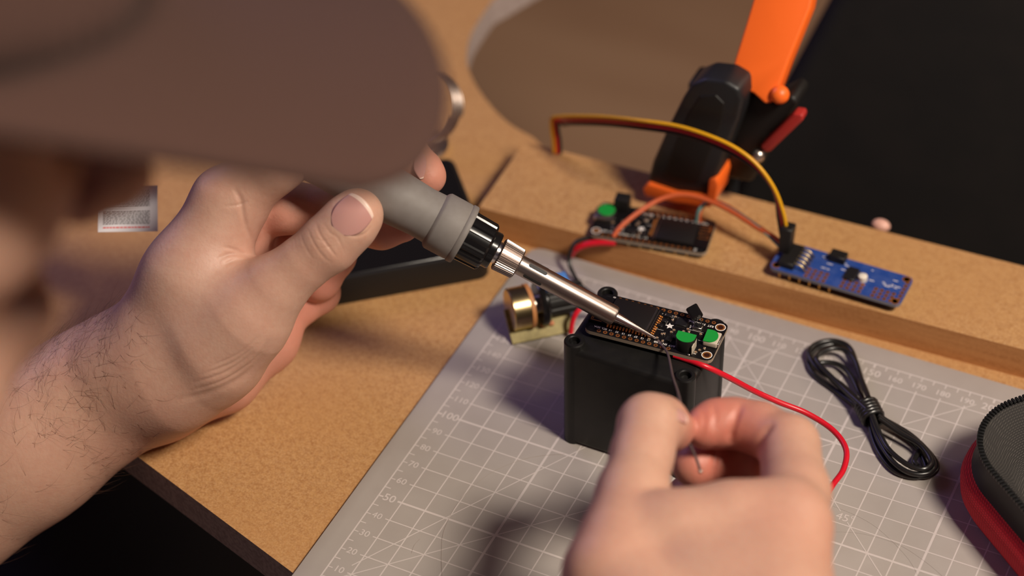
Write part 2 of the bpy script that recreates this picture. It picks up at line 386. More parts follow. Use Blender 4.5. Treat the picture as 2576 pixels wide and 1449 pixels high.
# ------------------------------------------------------------------ microcontroller boards
def feather(root, full=True):
    """51 x 23 mm board; local mm, x towards the connector end, z up from the board's underside"""
    t = 1.6
    o = MB().box((-25.5, -11.4, 0), (25.5, 11.4, t), 0, 3, rv=2.6).build('circuit_board', M_pcb, root, True, .4)
    o.data.materials.append(M_pcbedge)
    for p in o.data.polygons:
        if abs(p.normal.z) < .5: p.material_index = 1
    pad = MB().lathe([(.5, -.15), (.5, .06), (.78, .06), (.82, -.02)], 14).mesh('solder_pad', M_gold)
    hole = mat('drill_hole', srgb(60, 22, 8), .5) if 'drill_hole' not in bpy.data.materials else bpy.data.materials['drill_hole']
    padd = MB().lathe([(0, .03), (.52, .03), (.52, 0)], 12).mesh('pad_hole', hole)
    padd2 = MB().lathe([(0, .02), (1.16, .02), (1.16, 0)], 18).mesh('bore', hole)
    sp = 2.54
    xs = [(-18.4 + sp * k, 9.95) for k in range(16)] + [(-19.7 + sp * k, -10.05) for k in range(12)]
    for x, y in xs:
        q = put('solder_pad', pad, root, (x, y, t)); d = put('hole', padd, q, (0, 0, 0.02))
    # mounting holes: white ring, brass barrel
    ring = MB().lathe([(1.75, 0), (1.75, .05), (2.05, .05), (2.05, 0)], 28).mesh('silkscreen_ring', M_silk)
    barrel = MB().lathe([(1.72, .04), (1.45, .09), (1.15, .02), (1.1, -.5)], 24).mesh('mounting_hole', M_gold)
    dark = MB().lathe([(0, .04), (1.3, .04), (1.3, 0)], 20).mesh('mounting_hole_dark', M_chip)
    for x, y in ((22.9, 8.3), (22.9, -8.3)):
        q = put('mounting_hole', barrel, root, (x, y, t)); put('silkscreen_ring', ring, q, (0, 0, 0)); put('hole', padd2, q, (0, 0, 0.02))
    for x, y in ((-22.9, 9.0), (-22.9, -9.3)): put('mounting_hole', dark, root, (x, y, t))
    # radio module with its metal can, antenna trace and side joints
    mod = MB().box((-25.3, -6.2, t), (-.3, 8.9, t + .8)).build('radio_module', M_pcb, root, True)
    can = MB().box((-19.2, -5.6, t + .8), (-2.6, 8.5, t + 2.0), .25, 2).build('shield_can', M_can, mod, True)
    MB().box((-2.62, -5.4, t + .8), (-2.3, 8.4, t + 1.9)).box((-1.6, -5.4, t + .75), (-1.35, 8.4, t + .95)).build('can_flange', M_tin, mod, True)
    a = MB(); zz = t + .84; mo = [(-24.6, -1.6), (-24.6, -5.6), (-20.4, -5.6)]
    for pl in (mo, [(-24.6, -3.6), (-20.0, -3.6)], [(-24.0, -1.6), (-24.0, -5.0)], [(-24.6, -1.6), (-20.4, -1.6), (-20.4, .6), (-24.6, .6), (-24.6, 2.8), (-20.4, 2.8)]):
        for p, q in zip(pl[:-1], pl[1:]):
            a.box((min(p[0], q[0]) - .14, min(p[1], q[1]) - .14, zz - .05), (max(p[0], q[0]) + .14, max(p[1], q[1]) + .14, zz + .02))
    a.build('antenna_trace', M_gold, mod, True)
    jt = MB().box((-.45, -.5, 0), (.45, .5, .85), .2, 1).ball((0, -.75, .25), .45, sc=(.8, 1, .9)).mesh('solder_joint', M_gold)
    for k in range(14): put('solder_joint', jt, mod, (-17.4 + 1.27 * k, -6.1, t))
    for k in range(9): put('solder_joint', jt, mod, (-.5, -4.6 + 1.27 * k, t), math.pi / 2)
    # chips
    def chip(x, y, sx, sy, h, legs, m=M_chip, name='chip', rz=0):
        r_ = MB().box((-sx / 2, -sy / 2, 0), (sx / 2, sy / 2, h), .08, 1).build(name, m, root, True); r_.location = Vector((x, y, t)) * .001; r_.rotation_euler.z = rz
        lm = MB().box((-.14, -.3, 0), (.14, .3, .18)).mesh('pin', M_tin)
        for (ex, ey, n, pitch) in legs:
            for k in range(n):
                o_ = (k - (n - 1) / 2) * pitch
                put('pin', lm, r_, (ex * (sx / 2 + .15) + (o_ if ey else 0), ey * (sy / 2 + .15) + (o_ if ex else 0), 0), 0 if ey else math.pi / 2)
        return r_
    c1 = chip(8.5, 5.2, 4.2, 4.0, .9, [(0, -1, 7, .55), (1, 0, 7, .5), (0, 1, 7, .55), (-1, 0, 7, .5)])
    chip(1.9, 3.6, 1.8, 1.6, .9, [(-1, 0, 4, .5), (1, 0, 4, .5)]); chip(2.6, 6.9, 2.4, 1.5, 1.0, [(0, 1, 2, 1.2), (0, -1, 1, 1)])
    chip(1.2, .6, 2.2, 1.4, .9, [(0, -1, 2, 1.2)]); chip(9.2, -3.6, 2.6, 2.0, .9, [(-1, 0, 4, .6), (0, 1, 3, .6)]); chip(6.6, -5.4, 1.8, 2.4, .9, [(-1, 0, 4, .55), (1, 0, 4, .55)])
    pas = MB().box((-.35, -.4, 0), (.35, .4, .6), .05, 1).mesh('passive_body', mat('ceramic', srgb(150, 120, 92), .5) if 'ceramic' not in bpy.data.materials else bpy.data.materials['ceramic'])
    cap = MB().box((-.62, -.42, 0), (-.32, .42, .62), .05, 1).box((.32, -.42, 0), (.62, .42, .62), .05, 1).mesh('passive_ends', M_tin)
    for (x, y, r_) in ((7.0, .2, 0), (6.4, -1.2, 0), (10.6, .8, 0), (12.6, 1.2, 1.57), (13.4, -.6, 0), (19.6, -7.0, 0), (21.0, -5.6, 1.57), (17.2, 1.6, 0), (4.6, 5.4, 1.57), (4.2, -3.2, 1.57), (-.2, -8.0, 0), (3.4, -3.6, 1.57), (5.1, 7.6, 0), (18.6, -8.6, 0), (2.4, -6.2, 0), (4.9, -7.2, 1.57), (11.8, 2.6, 0)):
        q = put('passive_component', pas, root, (x, y, t), r_); put('end_cap', cap, q, (0, 0, 0))
    sw = MB().box((13.2, 3.2, t), (16.9, 6.2, t + 1.5), .2, 1).build('reset_switch', M_tin, root, True)
    MB().lathe([(.75, t + 1.5), (.75, t + 1.95), (0, t + 2)], 16, T3(15.05, 4.7)).build('button', M_chip, sw, True)
    MB().box((13.4, 3.4, t + 1.48), (16.7, 6.0, t + 1.54)).build('switch_top', M_chip, sw, True)
    # white print
    s = MB(); zs = t + .03; PI = math.pi
    for nm, x in (('RST', 19.2), ('3V', 16.4), ('NC', 14.2), ('GND', 11.5), ('A0', 9.2), ('A1', 6.7), ('A2', 4.2), ('A3', 1.6), ('A4', -.9)):
        text(s, nm, T3(x, 7.65, zs, PI), 1.5, .012)
    for nm, x in (('SDA', -21.0), ('SCL', -18.2), ('14', -15.6), ('32', -13.0), ('15', -10.4), ('33', -7.9), ('27', -5.4), ('12', -2.8), ('13', -.3), ('USB', 3.0), ('EN', 6.2), ('BAT', 9.0)):
        text(s, nm, T3(x, -8.2, zs, PI), 1.35, .012)
    text(s, 'D0', T3(-20.6, 9.6, zs, PI / 2), 1.5, .01); text(s, 'RST', T3(12.3, 4.6, zs, PI / 2), 1.0, .01); text(s, '00', T3(18.4, -9.2, zs), 1.1, .012)
    for (x0, y0, x1, y1) in ((17.2, -1.6, 19.4, -1.5), (19.3, -1.6, 19.4, .2), (12.0, 2.9, 18.0, 3.0), (20.2, -7.9, 22, -7.8), (3.0, 1.8, 3.1, 4.6), (-.2, -1.2, 3.2, -1.1)):
        s.box((x0, y0, zs - .03), (x1, y1, zs))
    s.build('silkscreen', M_silk, root, True, smooth=0)
    st = MB(); pts = []
    for k in range(10):
        a_ = PI / 2 + k * PI / 5 + .3; r_ = 1.75 if k % 2 == 0 else .8
        pts.append((r_ * math.cos(a_), r_ * math.sin(a_)))
    st.prism(pts, 0, .04, T3(4.6, 2.1, zs)); st.bevel(.1, 1, 1.0)
    lg = st.build('star_logo', M_silk, root, True, 0)
    sd_ = MB()
    for dx in (-.28, .28): sd_.lathe([(.12, .05), (.12, .07), (0, .07)], 8, T3(4.6 + dx, 2.1, zs))
    sd_.build('logo_dots', M_chip, lg, True)
    return t

ang = math.radians(3.6)
fe = thing('circuit_board_with_radio', 'black microcontroller board on the enclosure under the soldering tip', 'circuit board', (81.3, 128.9, 51.6), Matrix.Rotation(ang, 3, 'Z'))
feather(fe)
t_ = 1.6
def dshape(cx, cy, w, h, rot, n=14):
    """flat edge along +y, round towards -y"""
    p = [(-w / 2, h * .42), (w / 2, h * .42)]
    for k in range(n + 1):
        a_ = -math.pi * k / n; p.append((w / 2 * math.cos(a_) , h * .58 * math.sin(a_)))
    c_, s_ = math.cos(rot), math.sin(rot)
    return [(cx + x * c_ - y * s_, cy + x * s_ + y * c_) for x, y in p]
jst = MB().prism(dshape(14.0, -7.4, 7.4, 5.4, 0), t_, t_ + 5.6).bevel(.3, 2, .9).build('battery_socket', M_blackmatte, fe, True)
MB().prism(dshape(14.0, -7.4, 7.3, 5.3, 0), t_ + 5.55, t_ + 5.8).build('green_top', M_green, jst, True)
MB().box((17.3, -10.4, t_), (17.75, -5.0, t_ + 4.0), .15, 1).build('socket_side', M_offwhite, jst, True)
MB().ball((16.6, -11.0, t_ + .4), .6, sc=(1, .8, .7)).build('solder_blob', M_tin, jst, True)
usb = MB().box((19.7, -3.9, t_), (25.2, 3.0, t_ + 2.4), .5, 3).build('usb_socket', M_offwhite, fe, True)
MB().prism(dshape(21.7, -.4, 6.9, 5.0, math.pi / 2 + .05), t_ + 2.38, t_ + 2.65).build('green_top', M_green, usb, True)
MB().box((24.9, -3.4, t_ + .2), (25.7, 2.5, t_ + 1.9), .15, 1).build('socket_lip', M_tin, usb, True)
# three-legged transistor leaning on the back edge
tr_base = un(1450 + 1960 / 6.44, 720 + 500 / 6.44, 57.5); tr_dir = at(1738, 768, 838) - at(1752, 792, 836)
TM = frame(tr_base, tr_dir, (1, 0, 0))
to = MB()
prof = [(2.4 * math.cos(a_), max(2.4 * math.sin(a_), -1.4)) for a_ in [2 * math.pi * k / 24 for k in range(24)]]
to.prism(prof, -.2, 4.8, TM).bevel(.15, 1, .8)
tro = to.build('transistor', M_blackgloss, fe)
for k in (-1, 0, 1):
    e = un(1450 + (1960 + k * 55) / 6.44, 720 + (560 + k * 8) / 6.44, 53.2)
    p0 = np.array(TM @ Vector((k * 1.0, 0, 0)))
    MB().tube(spline([p0, (p0 + e) / 2 + [0, 0, .4], e], 5), .3, 8).build('leg', M_tin, tro)

# ------------------------------------------------------------------ soldering iron
tip = un(1651, 852, 53.6)
dt = (tip - CC) @ CR[2]
back = at(1000, 500, dt - 10)
ax = back - tip; axn = ax / np.linalg.norm(ax)
iron = thing('soldering_iron', 'soldering iron with a grey rubber grip, steel barrel and conical tip', 'soldering iron', tuple(tip))
IM = frame(tip, axn, CR[2])
def L_(x, y):                                        # distance from the tip along the axis for a pixel on the axis
    c0 = pix(tip)[:2]; c1 = pix(tip + axn * 100)[:2]; dd = (c1 - c0); return 100 * ((np.array([x, y]) - c0) @ dd) / (dd @ dd)
l_bar0 = L_(1553, 785); l_bar1 = L_(1303, 664); l_kn1 = L_(1253, 637); l_neck = L_(1240, 630); l_blk0 = L_(1243, 631); l_nut1 = L_(1166, 590); l_col1 = L_(1105, 563)
MB().lathe([(.25, 0), (.5, .5), (1.95, l_bar0 + .5), (1.95, l_bar0 + 4)], 28, IM).build('tip', M_steelbright, iron, smooth=.5)
bar = MB()
R0 = 3.85
bar.lathe([(1.9, l_bar0 + .5), (2.1, l_bar0 + .05), (3.1, l_bar0), (3.6, l_bar0 + .35), (R0, l_bar0 + 1.1), (R0, l_bar1 + 1)], 48, IM)
baro = bar.build('barrel', M_steel, iron, smooth=.5)
# slots in the barrel near the nut: dark stadium recesses lying in the sheet
for a_ in (206, 133, 60, 280, 350):
    q = math.radians(a_)
    sl = MB(); n = 10; pts = []
    for k in range(2 * n):
        th = math.pi * (k % n) / (n - 1) + (math.pi if k >= n else 0)
        zz = (l_bar1 - 4.0 if k < n else l_bar1 - 10.2) + .75 * math.sin(th); aa = q + .75 * math.cos(th) / R0
        pts.append((zz, aa))
    vs = [((R0 + .11) * math.cos(aa), (R0 + .11) * math.sin(aa), zz) for zz, aa in pts]; vs2 = [((R0 - .5) * math.cos(aa), (R0 - .5) * math.sin(aa), zz) for zz, aa in pts]
    N = len(vs); sl._add(vs + vs2, [tuple(range(N)), tuple(range(N, 2 * N))[::-1]] + [(i, (i + 1) % N, N + (i + 1) % N, N + i) for i in range(N)], IM)
    sl.build('slot', M_chip, baro)
MB().lathe([(4.0, l_bar1 - .2), (5.5, l_bar1), (6.1, l_bar1 + .5), (6.5, l_kn1 - .4), (6.0, l_kn1), (4.2, l_kn1)], 176, IM,
           mod=lambda j, i: (1.0 if (j % 4) in (0, 1) else .955) if i in (2, 3) else 1).build('knurled_nut', M_steel, iron, smooth=.35)
MB().lathe([(4.4, l_kn1 - .2), (4.4, l_neck + 1.5)], 40, IM).build('neck', M_steelbright, iron)
MB().lathe([(4.2, l_blk0 - .3), (7.0, l_blk0 - .2), (7.3, l_blk0 + .3), (7.3, l_blk0 + 2.4), (7.9, l_blk0 + 2.6), (9.0, l_blk0 + 2.8), (9.6, l_blk0 + 3.6), (9.9, l_nut1), (9.9, l_nut1 + 4)], 96, IM,
           mod=lambda j, i: (1.0 if (j % 8) in (0, 1, 2, 3) else .945) if i >= 5 else 1).build('ribbed_nut', M_blackgloss, iron, smooth=.4)
G = l_col1
MB().lathe([(9.0, l_nut1 - .5), (11.5, l_nut1 - .5), (11.8, l_nut1), (11.8, l_nut1 + 1.6), (11.3, l_nut1 + 2.0), (11.5, l_nut1 + 2.4), (11.5, G + 1.0), (11.0, G + 1.8), (9.9, G + 2.6), (9.7, G + 8),
            (10.4, G + 18), (10.7, G + 30), (10.4, G + 48), (10.9, G + 60), (9.8, G + 75), (9.0, G + 110), (8.0, G + 112), (0, G + 112)], 64, IM).build('grip', M_grip, iron, smooth=.9)
endp = np.array(IM @ Vector((0, 0, G + 111)))
MB().lathe([(5, G + 111), (4.5, G + 125), (2.8, G + 134)], 24, IM).build('strain_relief', M_blackmatte, iron)
e2 = np.array(IM @ Vector((0, 0, G + 130)))
cord = spline([e2, e2 + axn * 30,  at(330, 405, 873), at(250, 420, 874), at(0, 330, 900), at(-200, 300, 960), np.array([-330, 330, .6]), np.array([-380, 420, .6])], 8)
MB().tube(cord, 2.3, 10).build('cord', M_cable, iron)

tb = at(397, 582, 872); tr = CR[0] * [1, 1, 0]; tr /= np.linalg.norm(tr); tu = -CR[1] * 1.0; tu -= tr * (tr @ tu); tu /= np.linalg.norm(tu)
TW, TH = 24, 18.4
TMt = Matrix(((tr[0], tu[0], np.cross(tr, tu)[0], tb[0]), (tr[1], tu[1], np.cross(tr, tu)[1], tb[1]), (tr[2], tu[2], np.cross(tr, tu)[2], tb[2]), (0, 0, 0, 1)))
pa = MB().box((-TW, 0, -.3), (0, TH, 0), M=TMt).build('cord_label', M_paper, iron); tg = pa; tg['label'] = 'white cord label printed with dark text and a red line'
ik = MB()
for (y0, y1) in ((10.2, 16.8), (2.9, 8.4)):
    y = y1
    while y > y0:
        x = -TW + 2
        while x < -3.2:
            w_ = random.uniform(.5, 1.8); w_ = min(w_, -3.1 - x); ik.box((x, y - .34, 0), (x + w_, y, .03), M=TMt); x += w_ + .28
        y -= .62
ik.build('text_block', M_ink, tg, smooth=0)
MB().tube([at(300, 415, 872.6), at(300, 474, 872.2)], .25, 6).build('string', M_paper, tg)
ik = MB(); x = -TW + 2
while x < -3.3:
    w_ = random.uniform(.5, 1.5); ik.box((x, 1.5, 0), (min(x + w_, -3.1), 2.0, .03), M=TMt); x += w_ + .25
ik.build('red_text_line', M_redink, tg, smooth=0)

# ------------------------------------------------------------------ wires at the work
w1 = [un(1655, 856, 53.3), at(1664, 868, 824), at(1680, 890, 815), at(1692, 945, 796), at(1705, 985, 778), at(1712, 1015, 766), at(1722, 1070, 757), at(1737, 1120, 752), at(1752, 1155, 748), at(1762, 1186, 745)]
tw = thing('thin_wire', 'thin dark wire pinched between fingers and reaching the soldering tip', 'wire', tuple(w1[0]))
MB().tube(spline(w1, 6), .5, 8).build('strand', M_thinwire, tw)
MB().ball(tuple(w1[-1]), .72).build('cut_end', M_tin, tw)
w2 = [un(1695, 893, 51), un(1730, 905, 50.6), un(1775, 922, 50.4), un(1830, 948, 44), un(1900, 985, 32), un(1960, 1012, 26), un(2030, 1040, 22), un(2095, 1082, 20), un(2128, 1130, 20), un(2122, 1180, 20), un(2095, 1220, 22), un(2060, 1275, 24), un(2000, 1330, 20), un(1900, 1380, 6), un(1850, 1440, 2)]
rw = thing('red_wire', 'red insulated wire curving from under the board to behind the hand', 'wire', tuple(w2[0]))
MB().tube(spline(w2, 8), [1.15] * (8 * (len(w2) - 1) + 1), 12).build('insulation', M_redwire, rw)

# ------------------------------------------------------------------ potentiometer on a scrap of perfboard
pd = np.array([.735, .678, 0]); pn = np.array([-.678, .735, 0])
pot = thing('potentiometer', 'brass potentiometer with black shaft on a small yellowish board', 'potentiometer', (14, 160, 0))
f0_ = un(1288, 868, 0); PM = Matrix(((pd[0], pn[0], 0, f0_[0]), (pd[1], pn[1], 0, f0_[1]), (0, 0, 1, 0), (0, 0, 0, 1)))
tilt = PM @ Matrix.Rotation(math.radians(38), 4, 'X')
bd = MB().box((0, 0, .05), (27, 15, 1.65), .1, 1, M=tilt).build('perfboard', M_perf, pot)
rs = MB().lathe([(.6, 0), (1.05, .3), (1.05, 1.2), (.8, 1.6), (.8, 4.0), (1.05, 4.4), (1.05, 5.2), (.6, 5.5)], 14, tilt @ Matrix.Translation((13.5, 5, 2.8)) @ Matrix.Rotation(math.pi / 2, 4, 'Y'))
rs.build('resistor', mat('resistor', srgb(200, 130, 90), .5), pot)
dc = un(1281, 780, 12.5); PA = frame(tuple(dc), pd, (0, 0, 1)) @ Matrix.Scale(1.22, 4)
MB().lathe([(0, 0), (7.0, 0), (7.4, .4), (7.4, 6.2)], 40, PA).build('brass_can', M_brass, pot, smooth=.5)
MB().lathe([(7.7, 6.2), (7.7, 7.6), (4, 7.6)], 40, PA).build('phenolic_ring', M_paxolin, pot)
MB().lathe([(3.5, 7.6), (3.5, 10)], 24, PA).build('bushing', M_tin, pot)
MB().lathe([(3.5, 10), (7.6, 10), (8.0, 10.5), (8.0, 12.2), (7.2, 13), (5.4, 13.2)], 40, PA).build('black_flange', M_blackgloss, pot)
MB().lathe([(5.3, 13), (5.3, 25.4), (4.8, 26.2), (0, 26.2)], 72, PA, mod=lambda j, i: 1 if (j % 6) < 3 else .93).build('fluted_shaft', M_blackmatte, pot, smooth=.4)
MB().box((4.0, -6.5, 13.5), (6.4, -1.0, 22), .5, 2, M=PA).build('blue_tab', M_blueplastic, pot)
for k, dx in enumerate((3.5, 6.5, 9.5)):
    a0 = np.array(PA @ Vector((-7.0, (k - 1) * 3.0, 7.0))); e = np.array(tilt @ Vector((dx, 9, 1.7)))
    MB().tube([a0, (a0 + e) / 2, e], .55, 8).build('lug', M_tin, pot)
a0 = un(1440, 842, 6)
MB().tube(spline([un(1436, 838, 3), un(1440, 810, 8), un(1452, 785, 12), un(1480, 762, 14), un(1530, 770, 10), un(1560, 760, 2)], 6), 1.1, 10).build('red_lead', M_redwire, pot)

# ------------------------------------------------------------------ black cable bundle
cb = thing('cable_bundle', 'thin black cable folded into loops and wrapped at the middle', 'cable', tuple(un(2185, 1035, 0)))
loops = [
    ([(2185, 1035), (2120, 970), (2060, 930), (2035, 890), (2052, 866), (2095, 857), (2135, 872), (2155, 915), (2175, 980)], 3.5),
    ([(2180, 1040), (2105, 985), (2048, 942), (2034, 905), (2060, 875), (2110, 866), (2142, 885), (2160, 935), (2182, 990)], 1.4),
    ([(2180, 1030), (2120, 975), (2060, 915), (2058, 893), (2090, 877), (2125, 880), (2150, 905), (2165, 950), (2185, 1000)], 5.5),
    ([(2178, 1042), (2130, 990), (2068, 930), (2060, 915), (2085, 912), (2115, 920), (2140, 945), (2160, 985), (2180, 1020)], 3.0),
    ([(2190, 1040), (2200, 1090), (2225, 1140), (2265, 1180), (2320, 1198), (2352, 1188), (2356, 1165), (2330, 1130), (2285, 1090), (2215, 1050)], 2.0),
    ([(2190, 1045), (2208, 1100), (2245, 1160), (2290, 1190), (2335, 1190), (2350, 1168), (2325, 1125), (2270, 1085), (2210, 1045)], 4.2),
    ([(2195, 1045), (2215, 1095), (2240, 1135), (2285, 1170), (2325, 1180), (2342, 1160), (2315, 1120), (2265, 1090), (2212, 1052)], 6.0),
    ([(2185, 1045), (2195, 1100), (2215, 1145), (2250, 1185), (2300, 1200), (2330, 1188), (2320, 1150), (2290, 1110), (2210, 1050)], 1.4),
]
for pts, z in loops:
    P = [un(x, y, z + (2.2 if i in (0, len(pts) - 1) else 0)) for i, (x, y) in enumerate(pts)]
    MB().tube(spline(P, 7), 1.05, 9).build('strand', M_cable, cb)
MB().tube(spline([un(2290, 1098, 4), un(2312, 1130, 2), un(2300, 1158, 3), un(2308, 1172, 3)], 6), 1.05, 9).build('loose_end', M_cable, cb)
k0 = un(2175, 1012, 4.5); k1 = un(2203, 1066, 4.5); kd = (k1 - k0) / np.linalg.norm(k1 - k0); km = np.cross([0, 0, 1], kd)
hel = []
for i in range(5 * 16 + 1):
    q = 2 * math.pi * i / 16; c_ = k0 + (k1 - k0) * (.12 + .7 * i / 80); hel.append(c_ + km * 4.2 * math.cos(q) + np.array([0, 0, 3.4 * math.sin(q)]))
MB().tube(hel, 1.05, 9).build('wrap', M_cable, cb)

# ------------------------------------------------------------------ zip case
zc = thing('zip_case', 'open red canvas zip case with dark lining and black zipper', 'case', (262, 141, 0))
ca = np.array([.76, -.65]); ca /= np.linalg.norm(ca); cbv = np.array([-ca[1], ca[0]]); cc = np.array([263, 141.5])
def rrect(hx, hy, r, z, n=14, off=0):
    r = max(r, .5); out = []
    for (sx, sy, a0) in ((1, 1, 0), (-1, 1, 90), (-1, -1, 180), (1, -1, 270)):
        for k in range(n + 1):
            a_ = math.radians(a0 + 90 * k / n); x = sx * (hx - r) + r * math.cos(a_); y = sy * (hy - r) + r * math.sin(a_)
            p = cc + ca * x + cbv * y; out.append((p[0], p[1], z))
    return out
def loft(rings, closeb=False, closet=False):
    b = MB(); n = len(rings[0]); vs = [p for r in rings for p in r]; fs = []
    for i in range(len(rings) - 1):
        for j in range(n):
            k = (j + 1) % n; fs.append((i * n + j, i * n + k, (i + 1) * n + k, (i + 1) * n + j))
    if closeb: fs.append(tuple(range(n))[::-1])
    if closet: fs.append(tuple((len(rings) - 1) * n + j for j in range(n)))
    return b._add(vs, fs)
hx, hy, rr_ = 56, 41, 28
shell = [(0, -3, .4), (2.5, 1.5, 3), (4.5, 4, 8), (5, 4.6, 13), (4, 3.6, 17), (1.5, 1.2, 19.5)]
loft([rrect(hx + d, hy + d, rr_ + d, z) for _, d, z in [(0, -6, .3)] + shell], closeb=True).build('canvas_shell', M_red, zc, smooth=1.2)
loft([rrect(hx + d, hy + d, rr_ + d, z) for d, z in ((1.2, 19.5), (-.5, 22), (-1.0, 27), (-.6, 31.5), (-1.4, 31.8))]).build('zipper_tape', M_blackmatte, zc, smooth=1.2)
loft([rrect(hx + d, hy + d, rr_ + d, z) for d, z in ((-1.4, 31.8), (-3, 30), (-7, 26), (-14, 16), (-17, 9), (-21, 7))], closet=True).build('lining', M_lining, zc, smooth=1.2)
rim = np.array(rrect(hx - .4, hy - .4, rr_ - .4, 32.2, 24)); rim = np.vstack([rim, rim[:1]])
dl = np.r_[0, np.cumsum(np.linalg.norm(np.diff(rim, axis=0), axis=1))]
tooth = MB().box((-.55, -1.25, -.8), (.55, 1.25, .8), .35, 2).mesh('zip_tooth', M_zip)
npts = int(dl[-1] / 1.65)
base = np.array([262, 141, 0.0])
for k in range(npts):
    s_ = dl[-1] * k / npts; p = np.array([np.interp(s_, dl, rim[:, i]) for i in range(3)])
    q = np.array([np.interp((s_ + .5) % dl[-1], dl, rim[:, i]) for i in range(3)]); a_ = math.atan2(q[1] - p[1], q[0] - p[0])
    if k < 290: put('zip_tooth', tooth, zc, p - base, a_)

# ------------------------------------------------------------------ black box under the left hand
bxd = np.array([.764, .645, 0]); bxn = np.array([-.645, .764, 0])
c0 = un(1236, 700, ZT)
BM = Matrix(((bxd[0], bxn[0], 0, c0[0]), (bxd[1], bxn[1], 0, c0[1]), (0, 0, 1, ZT), (0, 0, 0, 1)))
bb = thing('flat_black_box', 'flat black plastic box with rounded corners behind the gripping hand', 'box', tuple(c0))
MB().box((-120, 0, .02), (0, 70, 14.6), 1.2, 2, rv=5, M=BM).build('body', M_blackmatte, bb)
MB().box((-118.2, 1.8, 14.3), (-1.8, 68.2, 15.0), .2, 1, rv=4, M=BM).build('glossy_lid', M_blackgloss, bb)
for x in (-116, -8):
    for y in (6, 60): MB().lathe([(3, -.0), (3, .4), (0, .4)], 16, BM @ T3(x + 2, y, -.0)).build('foot', M_cable, bb)

# ------------------------------------------------------------------ second board, blue board and their leads on the back strip
f2 = thing('circuit_board_with_green_cap', 'black microcontroller board wired up on the back strip beside the clamp', 'circuit board', (40.7, 224.2, 15.4), Matrix.Rotation(math.pi + math.radians(9.5), 3, 'Z'))
feather(f2)
g2 = MB().box((17.5, -6.0, t_), (25.6, 2.2, t_ + 2.6), .4, 2).build('usb_socket', M_tin, f2, True)
MB().lathe([(0, 0), (3.7, 0), (3.7, .3), (0, .35)], 20, T3(21.3, -3.2, t_ + 2.6)).build('green_top', M_green, g2, True)
MB().box((12.6, -12.2, t_), (19.0, -6.4, t_ + 6.5), .4, 2).build('battery_socket', M_blackmatte, f2, True)
pin = MB().box((-.32, -.32, -2.4), (.32, .32, 0)).mesh('pin_stub', M_brass)
for k in range(12): put('pin_stub', pin, f2, (-19.7 + 2.54 * k, 9.95 if k % 2 else -10.05, 0))

bl = thing('blue_breakout_board', 'narrow blue breakout board with gold pads and black angled header', 'circuit board', (124, 227.6, 13), Matrix.Rotation(math.radians(-.8), 3, 'Z'))
zb = 4.0
o = MB().box((-28.5, -9.6, zb), (28.5, 9.6, zb + 1.6), 0, 3, rv=2.4).build('circuit_board', M_bluepcb, bl, True, .4); o.data.materials.append(mat('pcb_edge_grey', srgb(120, 118, 128), .6))
for p in o.data.polygons:
    if abs(p.normal.z) < .5: p.material_index = 1
pd_ = MB().lathe([(.95, 0), (.95, .06), (.45, .06), (.45, 0)], 12).mesh('gold_pad', M_gold)
for gx in (-12.5, 3.0, 16.5):
    for k in range(4):
        for j in range(3): put('gold_pad', pd_, bl, (gx + k * 2.54, -8.2 + j * 2.3, zb + 1.6))
for j in range(6): put('gold_pad', pd_, bl, (27.0, -6 + 2.3 * j, zb + 1.6))
for (x, y) in ((-26, 7), (-26, -7), (26, 7.4), (26, -7.6)):
    q = MB().lathe([(1.3, 0), (1.9, 0), (1.9, .08), (1.3, .08), (1.2, -1)], 18, T3(x, y, zb + 1.6)).build('mounting_hole', M_gold, bl, True)
hd = MB().box((-25.2, -7.6, zb + 1.6), (-18.5, 6.4, zb + 4.6), .3, 1).build('angled_header', M_blackmatte, bl, True)
pn_ = MB().tube([(-18.6, 0, 3.4), (-15.6, 0, 3.0), (-13.8, 0, 1.4), (-13.4, 0, 0)], .42, 8).mesh('header_pin', M_brass)
for j in range(5): put('header_pin', pn_, hd, (0, -6.2 + 2.54 * j, zb + 1.3))
MB().box((-7.5, 4.6, zb + 1.6), (-.5, 9.8, zb + 5.0), .3, 1).build('terminal', M_blackmatte, bl, True)
ch = MB().box((2.2, -3.6, zb + 1.6), (6.6, 4.4, zb + 2.7), .15, 1).build('driver_chip', M_chip, bl, True)
lg2 = MB().box((-.5, -.16, 0), (.5, .16, .3)).mesh('chip_leg', M_tin)
for k in range(10):
    put('chip_leg', lg2, ch, (1.8, -3.2 + .78 * k, zb + 1.7)); put('chip_leg', lg2, ch, (7.0, -3.2 + .78 * k, zb + 1.7))
MB().lathe([(1.9, 0), (1.9, 2.2), (1.5, 2.5), (0, 2.5)], 20, T3(9.6, -.6, zb + 1.6)).build('capacitor', M_white, bl, True)
sk = MB()
for k in range(26):
    x = -12 + 36 * random.random(); y = -1 + 9.5 * random.random(); sk.box((x, y, zb + 1.58), (x + random.uniform(.8, 2.6), y + .35, zb + 1.63))
sk.build('silkscreen', M_silk, bl, True, 0)
st = MB().box((-.35, -.35, -4.0), (.35, .35, 0)).mesh('pin_stub', M_brass)
for j in range(6): put('pin_stub', st, bl, (-24 + 4.4 * j, -7.6, zb))

